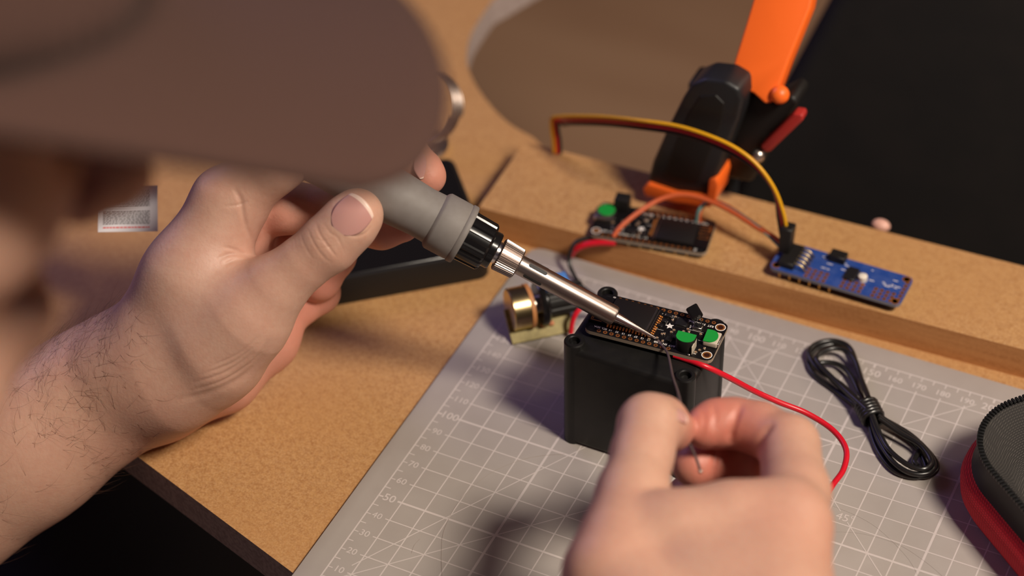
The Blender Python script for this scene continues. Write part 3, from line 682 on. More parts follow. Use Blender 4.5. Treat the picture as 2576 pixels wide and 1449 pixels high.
# three-way jumper: yellow, red and black leads in one strip
jp = thing('jumper_strip', 'yellow, red and black jumper leads arching above the back strip', 'wire', tuple(un(1390, 352, 13)))
JP = [(1979, 585), (1972, 540), (1948, 475), (1905, 415), (1850, 372), (1780, 340), (1700, 316), (1610, 303), (1520, 294), (1440, 292), (1400, 294), (1388, 300), (1388, 325), (1392, 352), (1394, 385)]
def jv(x): return 229 + (1979 - x) / 379 * 8 if x > 1600 else 237 + (1600 - x) / 212 * 21
for k, m in enumerate((M_yellow, M_redwire, M_cable)):
    P = []
    for i, (x, y) in enumerate(JP):
        e = min(1, max(0, (i - 1) / 3)) * (1 if i < 11 else 0)
        P.append(unv(x + (0 if i < 10 else k * 8) - (k * 7 if i < 2 else 0), y + k * 9.5 * e + (k * 3 if i < 2 else 0), jv(x) + k * .8))
    MB().tube(spline(P, 6), .85, 9).build('lead', m, jp)
MB().slab([unv(1962, 575, 226), unv(1992, 582, 226), unv(1984, 640, 226), unv(1956, 636, 226)], np.array([0, 6.0, 0])).bevel(.5, 1).build('connector', M_blackmatte, jp)

def wire(name, label, m, pts, r):
    P = [np.array(p) for p in pts]; o_ = MB().tube(spline(P, 7), r, 10)
    root = thing(name, label, 'wire', tuple(P[0])); o_.build('insulation', m, root); return root
wire('orange_lead', 'orange lead arching from the black board to the blue board', M_orangewire, [at(1543, 596, 930), at(1562, 570, 930), at(1605, 535, 931), at(1660, 502, 932), at(1715, 490, 931), at(1775, 502, 928), at(1840, 532, 924), at(1900, 570, 920), at(1940, 592, 917), at(1966, 612, 914)], 1.1)
wire('teal_lead', 'thin teal lead running beside the orange lead to the blue board', M_teal, [un(1752, 556, 17), at(1757, 532, 933), at(1772, 513, 932), at(1798, 509, 930), at(1850, 532, 925), at(1900, 566, 920), at(1935, 594, 917), at(1962, 622, 914)], .75)
wire('brown_lead', 'thin brown lead bending with the teal lead behind it', M_orangewire, [un(1760, 558, 17), at(1764, 530, 934), at(1785, 504, 934), at(1830, 516, 929), at(1890, 556, 922), at(1935, 586, 918), at(1964, 612, 915)], .6)
wire('short_red_lead', 'short thick red lead at the front of the black board', M_redwire, [un(1549, 611, 14), un(1510, 610, 13.6), un(1475, 615, 12), un(1450, 626, 9), un(1436, 642, 4)], 1.45)
wire('dark_lead', 'dark lead hanging from the black board down onto the mat', M_cable, [un(1545, 600, 14), un(1490, 597, 14), un(1452, 607, 13), un(1436, 630, 10), un(1432, 660, 6), un(1443, 690, 3), un(1462, 718, 1.2), un(1490, 740, 1.2), un(1530, 765, 1.2)], .9)

# ------------------------------------------------------------------ ratchet clamp on the strip
cl = thing('ratchet_clamp', 'black and orange ratchet clamp gripping the back strip', 'clamp', tuple(unv(1700, 500, 248)))
def vslab(pts, v, th, bev=0):
    P = [unv(x, y, v) for x, y in pts]; b = MB().slab(P, (0, th, 0))
    return b.bevel(bev, 3, .5) if bev else b
MB().slab([unt(x, y, 252, 78, .7) for x, y in [(1826, 250), (1848, 150), (1876, 60), (1900, -20), (1925, -110), (2065, -110), (2038, 20), (1985, 150), (1950, 245), (1925, 262), (1895, 235), (1850, 214)]], (0, 8, -5)).bevel(1.5, 3, .5).build('bar', M_orange, cl)
jaw = vslab([(1626, 462), (1640, 410), (1680, 320), (1716, 248), (1738, 214), (1772, 200), (1824, 206), (1858, 226), (1868, 255), (1858, 300), (1822, 390), (1796, 470), (1775, 492), (1700, 486), (1640, 478)], 243, 15, 3).build('jaw', M_rubber, cl)
vslab([(1672, 440), (1700, 360), (1735, 280), (1760, 242), (1800, 240), (1822, 262), (1815, 310), (1780, 400), (1755, 458), (1700, 455)], 242.4, 1.5, .6).build('jaw_panel', M_blackmatte, jaw)
vslab([(1616, 476), (1630, 462), (1700, 486), (1778, 494), (1782, 455), (1800, 450), (1806, 468), (1795, 512), (1784, 524), (1700, 512), (1622, 494)], 241, 17, .8).build('pad', M_orange, cl)
vslab([(1862, 250), (1900, 238), (1945, 262), (1990, 240), (2008, 262), (1960, 330), (1925, 400), (1890, 462), (1812, 446), (1838, 370)], 256, 16, 2).build('trigger_housing', M_blackmatte, cl)
vslab([(1912, 368), (1996, 286), (2018, 290), (2020, 304), (1936, 384), (1920, 384)], 250, 6, 1).build('release_lever', M_redplastic, cl)
MB().ball(tuple(unv(1908, 390, 252)), 3.2).build('pivot_screw', M_tin, cl)
MB().ball(tuple(unv(1962, 238, 254)), 4.0).build('knob', M_orange, cl)
MB().box((36, 270, -50), (58, 285, 62), 2, 2).build('spine', M_rubber, cl)
MB().box((38, 240, -50), (56, 272, -38), 2, 2).build('lower_arm', M_rubber, cl)
MB().lathe([(3.5, -40), (3.5, -22), (7, -21), (7, -17.2), (0, -17.2)], 20, T3(47, 249)).build('lower_screw', M_tin, cl)
MB().box((40, 256, 40), (60, 272, 60), 2, 2).build('jaw_bridge', M_rubber, cl)

kn = thing('pale_pink_knob', 'small pale pink rounded knob peeking over the back edge', 'knob', tuple(un(2206, 572, 6)))
kp = unv(2216, 567, 275) - [0, 5, 0]
MB().ball(tuple(kp + [0, 5, 0]), 3.1, sc=(1.35, 1, .9)).build('cap', mat('pink_plastic', srgb(222, 170, 152), .4), kn)
MB().tube([kp + [0, 5, 0], kp + [0, 5, -26]], 1.8, 12).build('stem', M_tin, kn)

# ------------------------------------------------------------------ steel coil and printed tag at the left
co = thing('steel_wire_coil', 'bright steel wire coil standing beside the flat black box', 'coil', tuple(un(1085, 372, ZT)))
cen = at(1072, 268, 1000); hel = []
cax = CR[0] * .42 + CR[2] * .9 + CR[1] * -.05; cax /= np.linalg.norm(cax); e1 = np.cross(cax, [0, 0, 1]); e1 /= np.linalg.norm(e1); e2_ = np.cross(cax, e1)
for i in range(5 * 32 + 1):
    q = 2 * math.pi * i / 32; hel.append(cen + e1 * 15.5 * math.cos(q) + e2_ * 15.5 * math.sin(q) + cax * (i / 32 - 2.5) * 2.6)
MB().tube(hel, .55, 9).build('turns', M_steel, co)
low = min(hel, key=lambda p: p[2])
MB().tube([low, np.array([low[0], low[1], ZT + 1])], .9, 8).build('stand_wire', M_steelbright, co)
MB().lathe([(0, 0), (12, 0), (12, 2.5), (11, 3), (0, 3)], 32, T3(low[0], low[1], ZT + .02)).build('foot_plate', M_tin, co)

# ------------------------------------------------------------------ dark chair beyond the bench
chr_ = thing('black_chair', 'black upholstered chair standing in the dark beyond the bench', 'chair', (190, 520, -750))
bk = [(78, 100), (58, 40), (22, -60), (-2, -140), (-4, -290), (0, -300), (380, -300), (384, -290), (390, -60), (372, 60), (352, 100)]
MB()._add([(x, 432, z) for x, z in bk] + [(x, 492, z) for x, z in bk], [tuple(range(len(bk))), tuple(range(len(bk), 2 * len(bk)))[::-1]] + [(i, (i + 1) % len(bk), len(bk) + (i + 1) % len(bk), len(bk) + i) for i in range(len(bk))]).bevel(14, 4, .8).build('backrest', M_seat, chr_, smooth=1)
MB().box((0, 430, -380), (384, 840, -300), 18, 3).build('seat', M_seat, chr_, smooth=1)
for x in (22, 362):
    for y in (452, 812): MB().tube([(x, y, -380), (x, y, -750)], [17, 12], 14).build('leg', M_blackmatte, chr_)

# ------------------------------------------------------------------ person: implicit surface -> one skin mesh
def seg_d(P, a, b, ra, rb, flat=None):
    a = np.asarray(a, float); b = np.asarray(b, float); ab = b - a
    D = P - a; L2 = ab @ ab + 1e-9
    t = np.clip((D @ ab) / L2, 0, 1)
    D = D - t[..., None] * ab
    if flat is not None:
        n, s = flat; n = np.asarray(n, float); n = n / np.linalg.norm(n)
        D = D + (D @ n)[..., None] * n * (s - 1)
    return np.sqrt((D * D).sum(-1)) - (ra + (rb - ra) * t)

class Field:
    """smooth union of tapered capsules on a grid; groups are joined with their own softness"""
    def __init__(s, lo, hi, h):
        s.lo = np.array(lo, float); s.h = h; s.n = np.ceil((np.array(hi) - s.lo) / h).astype(int) + 1
        s.D = np.full(s.n, 50.0, np.float32)
    def group(s, prims, k_in, k_out, sub=False):
        G = np.full(s.n, 50.0, np.float32)
        for p in prims:
            a, b, ra, rb = p[:4]; fl = p[4] if len(p) > 4 else None
            m = max(ra, rb) * (1.0 if fl is None else max(1, 1 / fl[1])) + k_in + k_out + 4
            i0 = np.clip(((np.minimum(a, b) - m - s.lo) / s.h).astype(int), 0, s.n - 1); i1 = np.clip(((np.maximum(a, b) + m - s.lo) / s.h).astype(int) + 2, 1, s.n)
            if (i1 <= i0).any(): continue
            sl = tuple(slice(x, y) for x, y in zip(i0, i1))
            ax_ = [s.lo[k] + s.h * np.arange(i0[k], i1[k]) for k in range(3)]
            P = np.stack(np.meshgrid(*ax_, indexing='ij'), -1).astype(np.float32)
            d = seg_d(P, a, b, ra, rb, fl).astype(np.float32)
            G[sl] = Field.smin(G[sl], d, k_in)
        s.D = Field.smin(s.D, G, k_out) if not sub else -Field.smin(-s.D, G, k_out)
        return s
    @staticmethod
    def smin(a, b, k):
        if k <= 0: return np.minimum(a, b)
        hh = np.maximum(k - np.abs(a - b), 0) / k
        return np.minimum(a, b) - hh * hh * k * .25
    def mesh(s, smooth=2):
        D = s.D; S = D < 0
        c = [S[i:S.shape[0] - 1 + i, j:S.shape[1] - 1 + j, k:S.shape[2] - 1 + k] for i in (0, 1) for j in (0, 1) for k in (0, 1)]
        al = c[0].copy(); an = c[0].copy()
        for q in c[1:]: al &= q; an |= q
        mix = an & ~al; I = np.argwhere(mix); N = len(I)
        idx = np.full(mix.shape, -1, np.int32); idx[tuple(I.T)] = np.arange(N)
        cor = np.array([(i, j, k) for i in (0, 1) for j in (0, 1) for k in (0, 1)])
        V = np.stack([D[tuple((I + q).T)] for q in cor], 1)
        acc = np.zeros((N, 3)); cnt = np.zeros(N)
        for a in range(8):
            for b in range(a + 1, 8):
                if np.abs(cor[a] - cor[b]).sum() != 1: continue
                m = (V[:, a] < 0) != (V[:, b] < 0); t = V[m, a] / (V[m, a] - V[m, b])
                acc[m] += cor[a] + t[:, None] * (cor[b] - cor[a]); cnt[m] += 1
        P = s.lo + s.h * (I + acc / cnt[:, None]); Q = []
        for ax_ in range(3):
            u, v = [(1, 2), (2, 0), (0, 1)][ax_]
            sl0 = [slice(None)] * 3; sl1 = [slice(None)] * 3; sl0[ax_] = slice(0, -1); sl1[ax_] = slice(1, None)
            A = S[tuple(sl0)]; B = S[tuple(sl1)]; E = np.argwhere(A != B)
            E = E[(E[:, u] > 0) & (E[:, v] > 0) & (E[:, u] < S.shape[u] - 1) & (E[:, v] < S.shape[v] - 1)]
            fl = A[tuple(E.T)]; q = []
            for du, dv in ((1, 1), (0, 1), (0, 0), (1, 0)):
                c_ = E.copy(); c_[:, u] -= du; c_[:, v] -= dv; q.append(idx[tuple(c_.T)])
            q = np.stack(q, 1); q[~fl] = q[~fl][:, ::-1]; Q.append(q)
        Q = np.concatenate(Q); Q = Q[(Q >= 0).all(1)]
        for _ in range(smooth):
            A = np.zeros_like(P); n_ = np.zeros(N)
            for a, b in ((0, 1), (1, 2), (2, 3), (3, 0)):
                np.add.at(A, Q[:, a], P[Q[:, b]]); np.add.at(A, Q[:, b], P[Q[:, a]]); np.add.at(n_, Q[:, a], 1); np.add.at(n_, Q[:, b], 1)
            P = P * .5 + .5 * A / np.maximum(n_, 1)[:, None]
        return P, Q

def normals(P, Q):
    n = np.cross(P[Q[:, 2]] - P[Q[:, 0]], P[Q[:, 3]] - P[Q[:, 1]]); N = np.zeros_like(P)
    for k in range(4): np.add.at(N, Q[:, k], n)
    return N / (np.linalg.norm(N, axis=1)[:, None] + 1e-9)

def refine(P, Q):
    """split every quad in four (edge and face midpoints) and relax once"""
    E = np.sort(np.concatenate([Q[:, [0, 1]], Q[:, [1, 2]], Q[:, [2, 3]], Q[:, [3, 0]]]), axis=1)
    U, inv = np.unique(E, axis=0, return_inverse=True); inv = inv.ravel(); n = len(P); m = len(Q)
    e = (inv + n).reshape(4, m).T; f = np.arange(m) + n + len(U)
    P2 = np.vstack([P, (P[U[:, 0]] + P[U[:, 1]]) / 2, P[Q].mean(1)])
    Q2 = np.concatenate([np.stack([Q[:, k], e[:, k], f, e[:, k - 1]], 1) for k in range(4)])
    for _ in range(2):
        A = np.zeros_like(P2); c = np.zeros(len(P2))
        for a, b in ((0, 1), (1, 2), (2, 3), (3, 0)):
            np.add.at(A, Q2[:, a], P2[Q2[:, b]]); np.add.at(A, Q2[:, b], P2[Q2[:, a]]); np.add.at(c, Q2[:, a], 1); np.add.at(c, Q2[:, b], 1)
        P2 = P2 * .5 + .5 * A / np.maximum(c, 1)[:, None]
    return P2, Q2

def chain(pts):                                     # [(px, py, depth, r), ...] -> capsules
    q = [(at(x, y, d), r) for x, y, d, r in pts]
    return [(a[0], b[0], a[1], b[1]) for a, b in zip(q[:-1], q[1:])]
def bounds(prims, m=6):
    A = np.array([p[0] for p in prims] + [p[1] for p in prims]); R_ = max(max(p[2], p[3]) for p in prims) + m
    return A.min(0) - R_, A.max(0) + R_

def crease(P, N, pts, depth, width):
    """press a fold, given as a pixel polyline, into the skin that faces the camera there"""
    px = pix(P); front = (N * (P - CC)).sum(1) < 0
    C_ = spline([(x, y, 0) for x, y in pts], 30)[:, :2]
    near = front & (px[:, 0] > C_[:, 0].min() - 20) & (px[:, 0] < C_[:, 0].max() + 20) & (px[:, 1] > C_[:, 1].min() - 20) & (px[:, 1] < C_[:, 1].max() + 20)
    idx = np.where(near)[0]
    if len(idx) == 0: return
    dd = np.linalg.norm(px[idx, None, :2] - C_[None], axis=2); k = np.argmin(dd, axis=1); d = dd[np.arange(len(idx)), k]; t = k / (len(C_) - 1)
    fade = np.clip(np.minimum(t, 1 - t) * 3.5, 0, 1)        # folds run out softly
    P[idx] -= N[idx] * (depth * fade * np.exp(-(d / width) ** 2))[:, None]

# ---- left hand holding the iron (camera right-hand side is its palm)
LH = {}
wr = un(318, 952, 27); wd_ = pix(wr)[2]
fore = chain([(-330, 1390, wd_ + 16, 37), (60, 1112, wd_ + 6, 31.5), (318, 952, wd_, 27.5)])
meta = chain([(350, 925, 842, 20), (480, 700, 826, 17.5), (575, 520, 822, 14.5)]) + chain([(360, 935, 852, 20), (520, 690, 848, 17), (628, 520, 846, 13.5)]) + \
       chain([(370, 950, 858, 19), (560, 720, 865, 16), (672, 580, 868, 12.5)]) + chain([(400, 985, 858, 16), (600, 800, 872, 14), (706, 660, 884, 11.5)])
thenar = chain([(430, 900, 838, 17), (545, 850, 826, 20), (620, 790, 818, 16.5), (690, 722, 812, 11.5)]) + chain([(500, 700, 830, 14), (600, 740, 828, 11)]) + chain([(345, 955, 846, 22), (430, 935, 838, 22), (520, 905, 832, 19)])
thumb = chain([(690, 722, 812, 11.0), (760, 665, 808, 9.4), (828, 612, 805, 10.2), (880, 560, 803, 9.8), (902, 537, 804, 9.0)])
hypo = chain([(420, 1000, 862, 15), (560, 945, 866, 14), (665, 850, 872, 13), (725, 745, 876, 11)])
index = chain([(575, 505, 822, 13.2), (690, 420, 812, 10.2), (830, 330, 812, 9.6)]) + chain([(830, 330, 812, 9.4), (960, 345, 830, 8.4), (1020, 385, 838, 8.2)]) + chain([(1020, 385, 838, 8.0), (1064, 430, 842, 7.4), (1078, 446, 842, 6.8)])
middle = chain([(640, 530, 846, 12), (720, 520, 840, 10.2), (800, 530, 842, 9.6)]) + chain([(800, 530, 842, 9.4), (890, 560, 848, 8.6), (960, 572, 846, 8.2), (1012, 566, 844, 6.8)])
ring = chain([(676, 585, 868, 11.5), (770, 600, 862, 10), (835, 640, 864, 9.4)]) + chain([(835, 640, 864, 9.2), (800, 700, 868, 8.8), (745, 690, 868, 8)])
pinky = chain([(706, 660, 884, 11), (775, 690, 880, 9.2), (800, 735, 878, 8.6)]) + chain([(800, 735, 878, 8.4), (750, 770, 876, 8), (700, 745, 870, 7)])
prims = fore + meta + thenar + thumb + hypo + index + middle + ring + pinky
lo, hi = bounds(prims); lo = np.maximum(lo, [-215, -60, -60])
Fl = Field(lo, hi, .8)
Fl.group(fore + meta, 9, 0); Fl.group(hypo, 6, 9); Fl.group(thenar, 8, 10); Fl.group(thumb, 5, 6)
Fl.group(index, 3, 5); Fl.group(middle, 3, 2.5); Fl.group(ring, 3, 2.0); Fl.group(pinky, 3, 2.0)
LP, LQ = refine(*Fl.mesh(2)); LN = normals(LP, LQ)

# ---- right hand pinching the thin wire
rthumb = chain([(1566, 1360, 702, 14.5), (1592, 1245, 716, 11.6), (1616, 1140, 728, 10.0), (1634, 1070, 736, 10.6)]) + chain([(1634, 1070, 736, 10.0), (1664, 1066, 742, 8.8), (1692, 1080, 747, 7.6)])
rindex = chain([(1980, 1330, 704, 13.5), (2002, 1240, 722, 11.2), (1985, 1120, 742, 10.2)]) + chain([(1985, 1120, 742, 9.8), (1910, 1078, 752, 8.8), (1848, 1064, 756, 8.4)]) + chain([(1848, 1064, 756, 8.2), (1800, 1066, 756, 8), (1772, 1076, 754, 7.2)])
rmiddle = chain([(1950, 1350, 716, 13), (1985, 1240, 745, 10.5), (1955, 1178, 766, 9.6)]) + chain([(1955, 1178, 766, 9.4), (1870, 1156, 772, 9.0), (1800, 1158, 770, 8.9), (1748, 1168, 766, 8.2)])
rring = chain([(1900, 1400, 735, 12), (1950, 1310, 770, 10), (1910, 1250, 790, 9.2), (1800, 1240, 795, 8.6), (1730, 1250, 790, 8)])
rpinky = chain([(1850, 1450, 750, 11), (1900, 1370, 785, 9.2), (1860, 1310, 800, 8.4), (1770, 1300, 802, 7.6)])
rmeta = chain([(1982, 1335, 704, 14), (1945, 1560, 682, 19), (1850, 1800, 668, 22)]) + chain([(1940, 1350, 718, 14), (1880, 1570, 692, 19), (1820, 1800, 672, 22)]) + \
        chain([(1890, 1400, 736, 13.5), (1830, 1590, 708, 18), (1790, 1800, 680, 21)]) + chain([(1840, 1450, 752, 12), (1780, 1610, 722, 17), (1770, 1800, 688, 20)])
rweb = chain([(1575, 1345, 704, 14), (1700, 1342, 702, 12.5), (1840, 1318, 703, 12.5), (1970, 1300, 705, 12)]) + chain([(1548, 1450, 694, 17.5), (1660, 1600, 684, 21), (1770, 1780, 672, 23)]) + chain([(1720, 1390, 700, 15), (1800, 1500, 690, 18), (1900, 1450, 695, 17)])
rw_end = at(1790, 1850, 668); relb = np.array([275.0, -250.0, -20.0])
rfore = [(rw_end, rw_end + (relb - rw_end) * .28, 27, 29)]
rprims = rthumb + rindex + rmiddle + rring + rpinky + rmeta + rweb + rfore
lo, hi = bounds(rprims)
Fr = Field(lo, hi, .9)
Fr.group(rmeta + rfore, 10, 0); Fr.group(rweb, 8, 9); Fr.group(rring, 3, 2); Fr.group(rpinky, 3, 2); Fr.group(rmiddle, 3, 1.5); Fr.group(rindex, 3.5, 3); Fr.group(rthumb, 4, 1.0)
RP, RQ = Fr.mesh(2); RN = normals(RP, RQ)

# ---- head, neck, torso and upper arms (coarse), head turned down towards the work
hF = np.array([.68350238, .66700333, -.2965317]); hU = np.array([.06506667, .34894674, .93488101]); hR = np.cross(hF, hU)   # forward, up, right of the head
hc = np.array([-40.8, -168.6, 346.5]) - CR[0] * 3.4 - CR[1] * 3.0
def hd(x, y, z): return hc + hR * x + hF * y + hU * z
def cap_(a, b, ra, rb, fl=None): return (np.array(a), np.array(b), ra, rb) + ((fl,) if fl is not None else ())
skull = [cap_(hd(0, -22, 18), hd(0, 24, 22), 76, 74, (hR, 1.05)), cap_(hd(0, 40, -20), hd(0, 36, -62), 60, 46), cap_(hd(0, 62, -78), hd(0, 74, -92), 24, 17),
         cap_(hd(34, 66, -34), hd(40, 30, -40), 22, 26), cap_(hd(-34, 66, -34), hd(-40, 30, -40), 22, 26), cap_(hd(46, 10, -62), hd(20, 66, -92), 16, 14), cap_(hd(-46, 10, -62), hd(-20, 66, -92), 16, 14)]
nose = [cap_(hd(0, 96, -8), hd(0, 112, -40), 7, 10), cap_(hd(-9, 102, -44), hd(9, 102, -44), 7, 7)]
mouth = [cap_(hd(-16, 92, -70), hd(16, 92, -70), 6, 6), cap_(hd(-13, 90, -79), hd(13, 90, -79), 6.5, 6.5)]
brow = [cap_(hd(12, 95, 3), hd(44, 80, 2), 8, 7), cap_(hd(-12, 95, 3), hd(-44, 80, 2), 8, 7)]
ears = [cap_(hd(s_ * 78, -8, 4), hd(s_ * 76, -2, -34), 13, 8, (hR, 2.0)) for s_ in (1, -1)]
eyes = [cap_(hd(s_ * 31, 92, -12), hd(s_ * 33, 90, -12), 11, 11) for s_ in (1, -1)]
shL = np.array([-205.0, -240.0, 100.0]); shR = np.array([150.0, -385.0, 110.0]); neckb = (shL + shR) / 2 + [-15, 0, 50]
elL = np.array([-285.0, -105.0, -105.0]); flA = at(-330, 1390, wd_ + 16)
hip = np.array([-110.0, -310.0, -290.0]); fwdb = np.array([.30, .95, 0])
neck = [cap_(hd(0, -30, -60), neckb, 50, 58)]
torso = [cap_(shL, shR, 62, 62), cap_(neckb + [0, 0, -20], hip + [0, 0, 120], 95, 120, (fwdb, 1.35)), cap_(shL * .5 + shR * .5 + [-70, 15, -120], hip + [-45, 10, 60], 90, 110), cap_(shL * .5 + shR * .5 + [80, -10, -120], hip + [55, -10, 60], 90, 110), cap_(hip + [-60, 20, 0], hip + [60, -20, 0], 110, 110)]
arms = [cap_(shL, elL, 52, 40), cap_(elL, flA + (wr - flA) * .16, 40, 34.5), cap_(shR, relb, 52, 41), cap_(relb, rw_end + (relb - rw_end) * .2, 41, 27.2)]
allp = skull + neck + torso + arms
lo, hi = bounds(allp, 40)
Fb = Field(lo, hi, 4.5)
Fb.group(torso, 40, 0); Fb.group(neck, 10, 30); Fb.group(arms, 12, 25); Fb.group(skull, 22, 16)
Fb.group(brow, 4, 10); Fb.group(nose, 6, 7); Fb.group(mouth, 4, 7); Fb.group(ears, 3, 4); Fb.group(eyes, 2, 6, sub=True)
BP, BQ = Fb.mesh(2)

for pts, dep, wdt in (
    ([(795, 560), (805, 590), (830, 625), (850, 650)], .22, 3.4), ([(772, 572), (786, 605), (808, 640), (836, 664)], .17, 3.4), ([(756, 590), (768, 622), (790, 655)], .1, 3.4), ([(812, 560), (830, 585), (850, 600), (868, 640)], .13, 3.4),
    ([(790, 600), (815, 606), (838, 598)], .12, 3.2), ([(800, 625), (822, 622), (846, 618)], .1, 3.2),
    ([(430, 1008), (520, 990), (600, 955), (655, 905), (688, 850)], .5, 9), ([(470, 985), (560, 958), (640, 905), (676, 852)], .35, 4), ([(480, 965), (570, 935), (640, 885)], .28, 4), ([(500, 945), (590, 910), (650, 862)], .28, 4), ([(520, 925), (600, 890), (655, 842)], .22, 4),
    ([(545, 655), (575, 640), (610, 640), (650, 645)], .45, 6), ([(560, 620), (590, 628), (620, 640)], .4, 5), ([(560, 668), (590, 655), (625, 650)], .4, 5),
    ([(848, 508), (852, 545), (868, 580), (893, 594), (920, 586), (942, 562)], .3, 4),
    ([(585, 470), (604, 500), (612, 540), (625, 585), (655, 632)], .5, 7), ([(560, 520), (600, 515), (625, 505)], .25, 4)):
    crease(LP, LN, pts, dep, wdt)
for pts, dep, wdt in (
    ([(1762, 1020), (1772, 1050), (1768, 1085), (1758, 1110)], .4, 6), ([(1790, 1008), (1800, 1045), (1795, 1090)], .4, 6), ([(1868, 1010), (1850, 1050), (1838, 1090), (1836, 1118)], 1.3, 9), ([(1950, 1062), (1925, 1085), (1910, 1115), (1905, 1150)], 1.2, 9),
    ([(1797, 1122), (1800, 1150), (1796, 1180), (1790, 1212)], 1.0, 7), ([(1690, 1010), (1712, 1030), (1735, 1045)], .3, 6), ([(1700, 1060), (1712, 1080), (1710, 1110)], .3, 5)):
    crease(RP, RN, pts, dep, wdt)

def skin_tint(P):
    """natural flush of the skin: redder fingertips, folds and palms, paler back of the hand"""
    base = np.array(srgb(198, 156, 134)[:3]); red = np.array(srgb(200, 112, 94)[:3]); pale = np.array(srgb(202, 166, 150)[:3])
    c = np.tile(base, (len(P), 1)); 
    def blob(pt, r, col, a):
        nonlocal c
        w_ = (a * np.exp(-(np.linalg.norm(P - pt, axis=1) / r) ** 2))[:, None]; c = c * (1 - w_) + col * w_
    for (x, y, d, r, a) in ((1000, 570, 845, 16, .8), (760, 590, 850, 26, .6), (800, 680, 868, 24, .6), (700, 840, 870, 26, .5), (500, 1010, 866, 30, .5), (1080, 440, 842, 12, .7), (590, 645, 826, 10, .35), (650, 560, 830, 12, .45),
                            (1770, 1080, 754, 14, .8), (1820, 1080, 752, 14, .7), (1850, 1110, 752, 14, .7), (1750, 1175, 770, 16, .85), (1860, 1170, 770, 20, .6), (1930, 1130, 748, 12, .5), (1700, 1080, 746, 10, .4), (1980, 1400, 700, 22, .3), (1480, 1420, 700, 20, .3)):
        blob(at(x, y, d), r, red, a)
    for (x, y, d, r, a) in ((480, 700, 815, 40, .5), (860, 560, 798, 10, .3)): blob(at(x, y, d), r, pale, a)
    return c

person = thing('person', 'person in a brown cap soldering, left hand on the iron, right hand pinching wire', 'person', (hip[0], hip[1], -750))
base_p = np.array([hip[0], hip[1], -750.0])
def arr_mesh(name, P, Q, m, smooth=True, tint=None, root=base_p):
    me = bpy.data.meshes.new(name); Q = np.asarray(Q, np.int32); k = Q.shape[1]
    me.vertices.add(len(P)); me.vertices.foreach_set('co', ((np.asarray(P) - root) * .001).astype(np.float32).ravel())
    me.loops.add(Q.size); me.loops.foreach_set('vertex_index', Q.ravel())
    me.polygons.add(len(Q)); me.polygons.foreach_set('loop_start', np.arange(0, Q.size, k, dtype=np.int32)); me.polygons.foreach_set('loop_total', np.full(len(Q), k, np.int32))
    me.polygons.foreach_set('use_smooth', np.full(len(Q), smooth)); me.update(calc_edges=True); me.validate()
    if tint is not None:
        ca_ = me.color_attributes.new('tint', 'FLOAT_COLOR', 'POINT'); ca_.data.foreach_set('color', np.c_[tint, np.ones(len(P))].astype(np.float32).ravel())
    me.materials.append(m); return me
def child(name, me, parent):
    o_ = bpy.data.objects.new(name, me); COL.objects.link(o_); o_.parent = parent; return o_
AP = np.vstack([BP, LP, RP]); AQ = np.vstack([BQ, LQ + len(BP), RQ + len(BP) + len(LP)])
bodyo = child('body', arr_mesh('body', AP, AQ, M_skin, tint=skin_tint(AP)), person)

# clothes: the same figure a little larger, cut at sleeves, neck and waist
def shell_of(groups, grow, h, keep):
    P_ = [p for g_, _, _ in groups for p in g_]; lo, hi = bounds(P_, 30); Fx = Field(lo, hi, h)
    for g_, ki, ko in groups: Fx.group([(p[0], p[1], p[2] + grow, p[3] + grow) + tuple(p[4:]) for p in g_], ki, ko)
    P, Q = Fx.mesh(2); ok = keep(P); Q = Q[ok[Q].all(1)]; used = np.unique(Q); mp_ = np.full(len(P), -1); mp_[used] = np.arange(len(used)); return P[used], mp_[Q]
sleeveL = shL + (elL - shL) * .72; sleeveR = shR + (relb - shR) * .72
P, Q = shell_of([(torso, 40, 0), ([cap_(neckb, neckb + (hd(0, -30, -60) - neckb) * .35, 58, 54)], 10, 30), ([cap_(shL, sleeveL, 56, 52), cap_(shR, sleeveR, 56, 52)], 12, 25)], 6, 6, lambda P: P[:, 2] > -330)
child('shirt', arr_mesh('shirt', P, Q, M_shirt), person)
kneeL = np.array([-228.0, 175.0, -262.0]); kneeR = np.array([150.0, 90.0, -275.0]); footL = np.array([-225.0, 190.0, -740.0]); footR = np.array([160.0, 100.0, -740.0])
legs = [cap_(hip + [-60, 20, 0], hip + [60, -20, 0], 118, 118), cap_(hip + [-70, 30, -10], kneeL, 92, 66), cap_(hip + [75, -10, -10], kneeR, 92, 66), cap_(kneeL, footL + [0, 0, 45], 64, 48), cap_(kneeR, footR + [0, 0, 45], 64, 48)]
P, Q = shell_of([(legs, 25, 0)], 0, 8, lambda P: P[:, 2] > -735)
child('trousers', arr_mesh('trousers', P, Q, M_trouser), person)
for fp in (footL, footR):
    P, Q = shell_of([([cap_(fp + [0, -30, 26], fp + [20, 120, 18], 36, 30)], 5, 0)], 0, 5, lambda P: P[:, 2] > -751)
    child('shoe', arr_mesh('shoe', np.maximum(P, [-9e9, -9e9, -749.5]), Q, M_blackmatte), person)

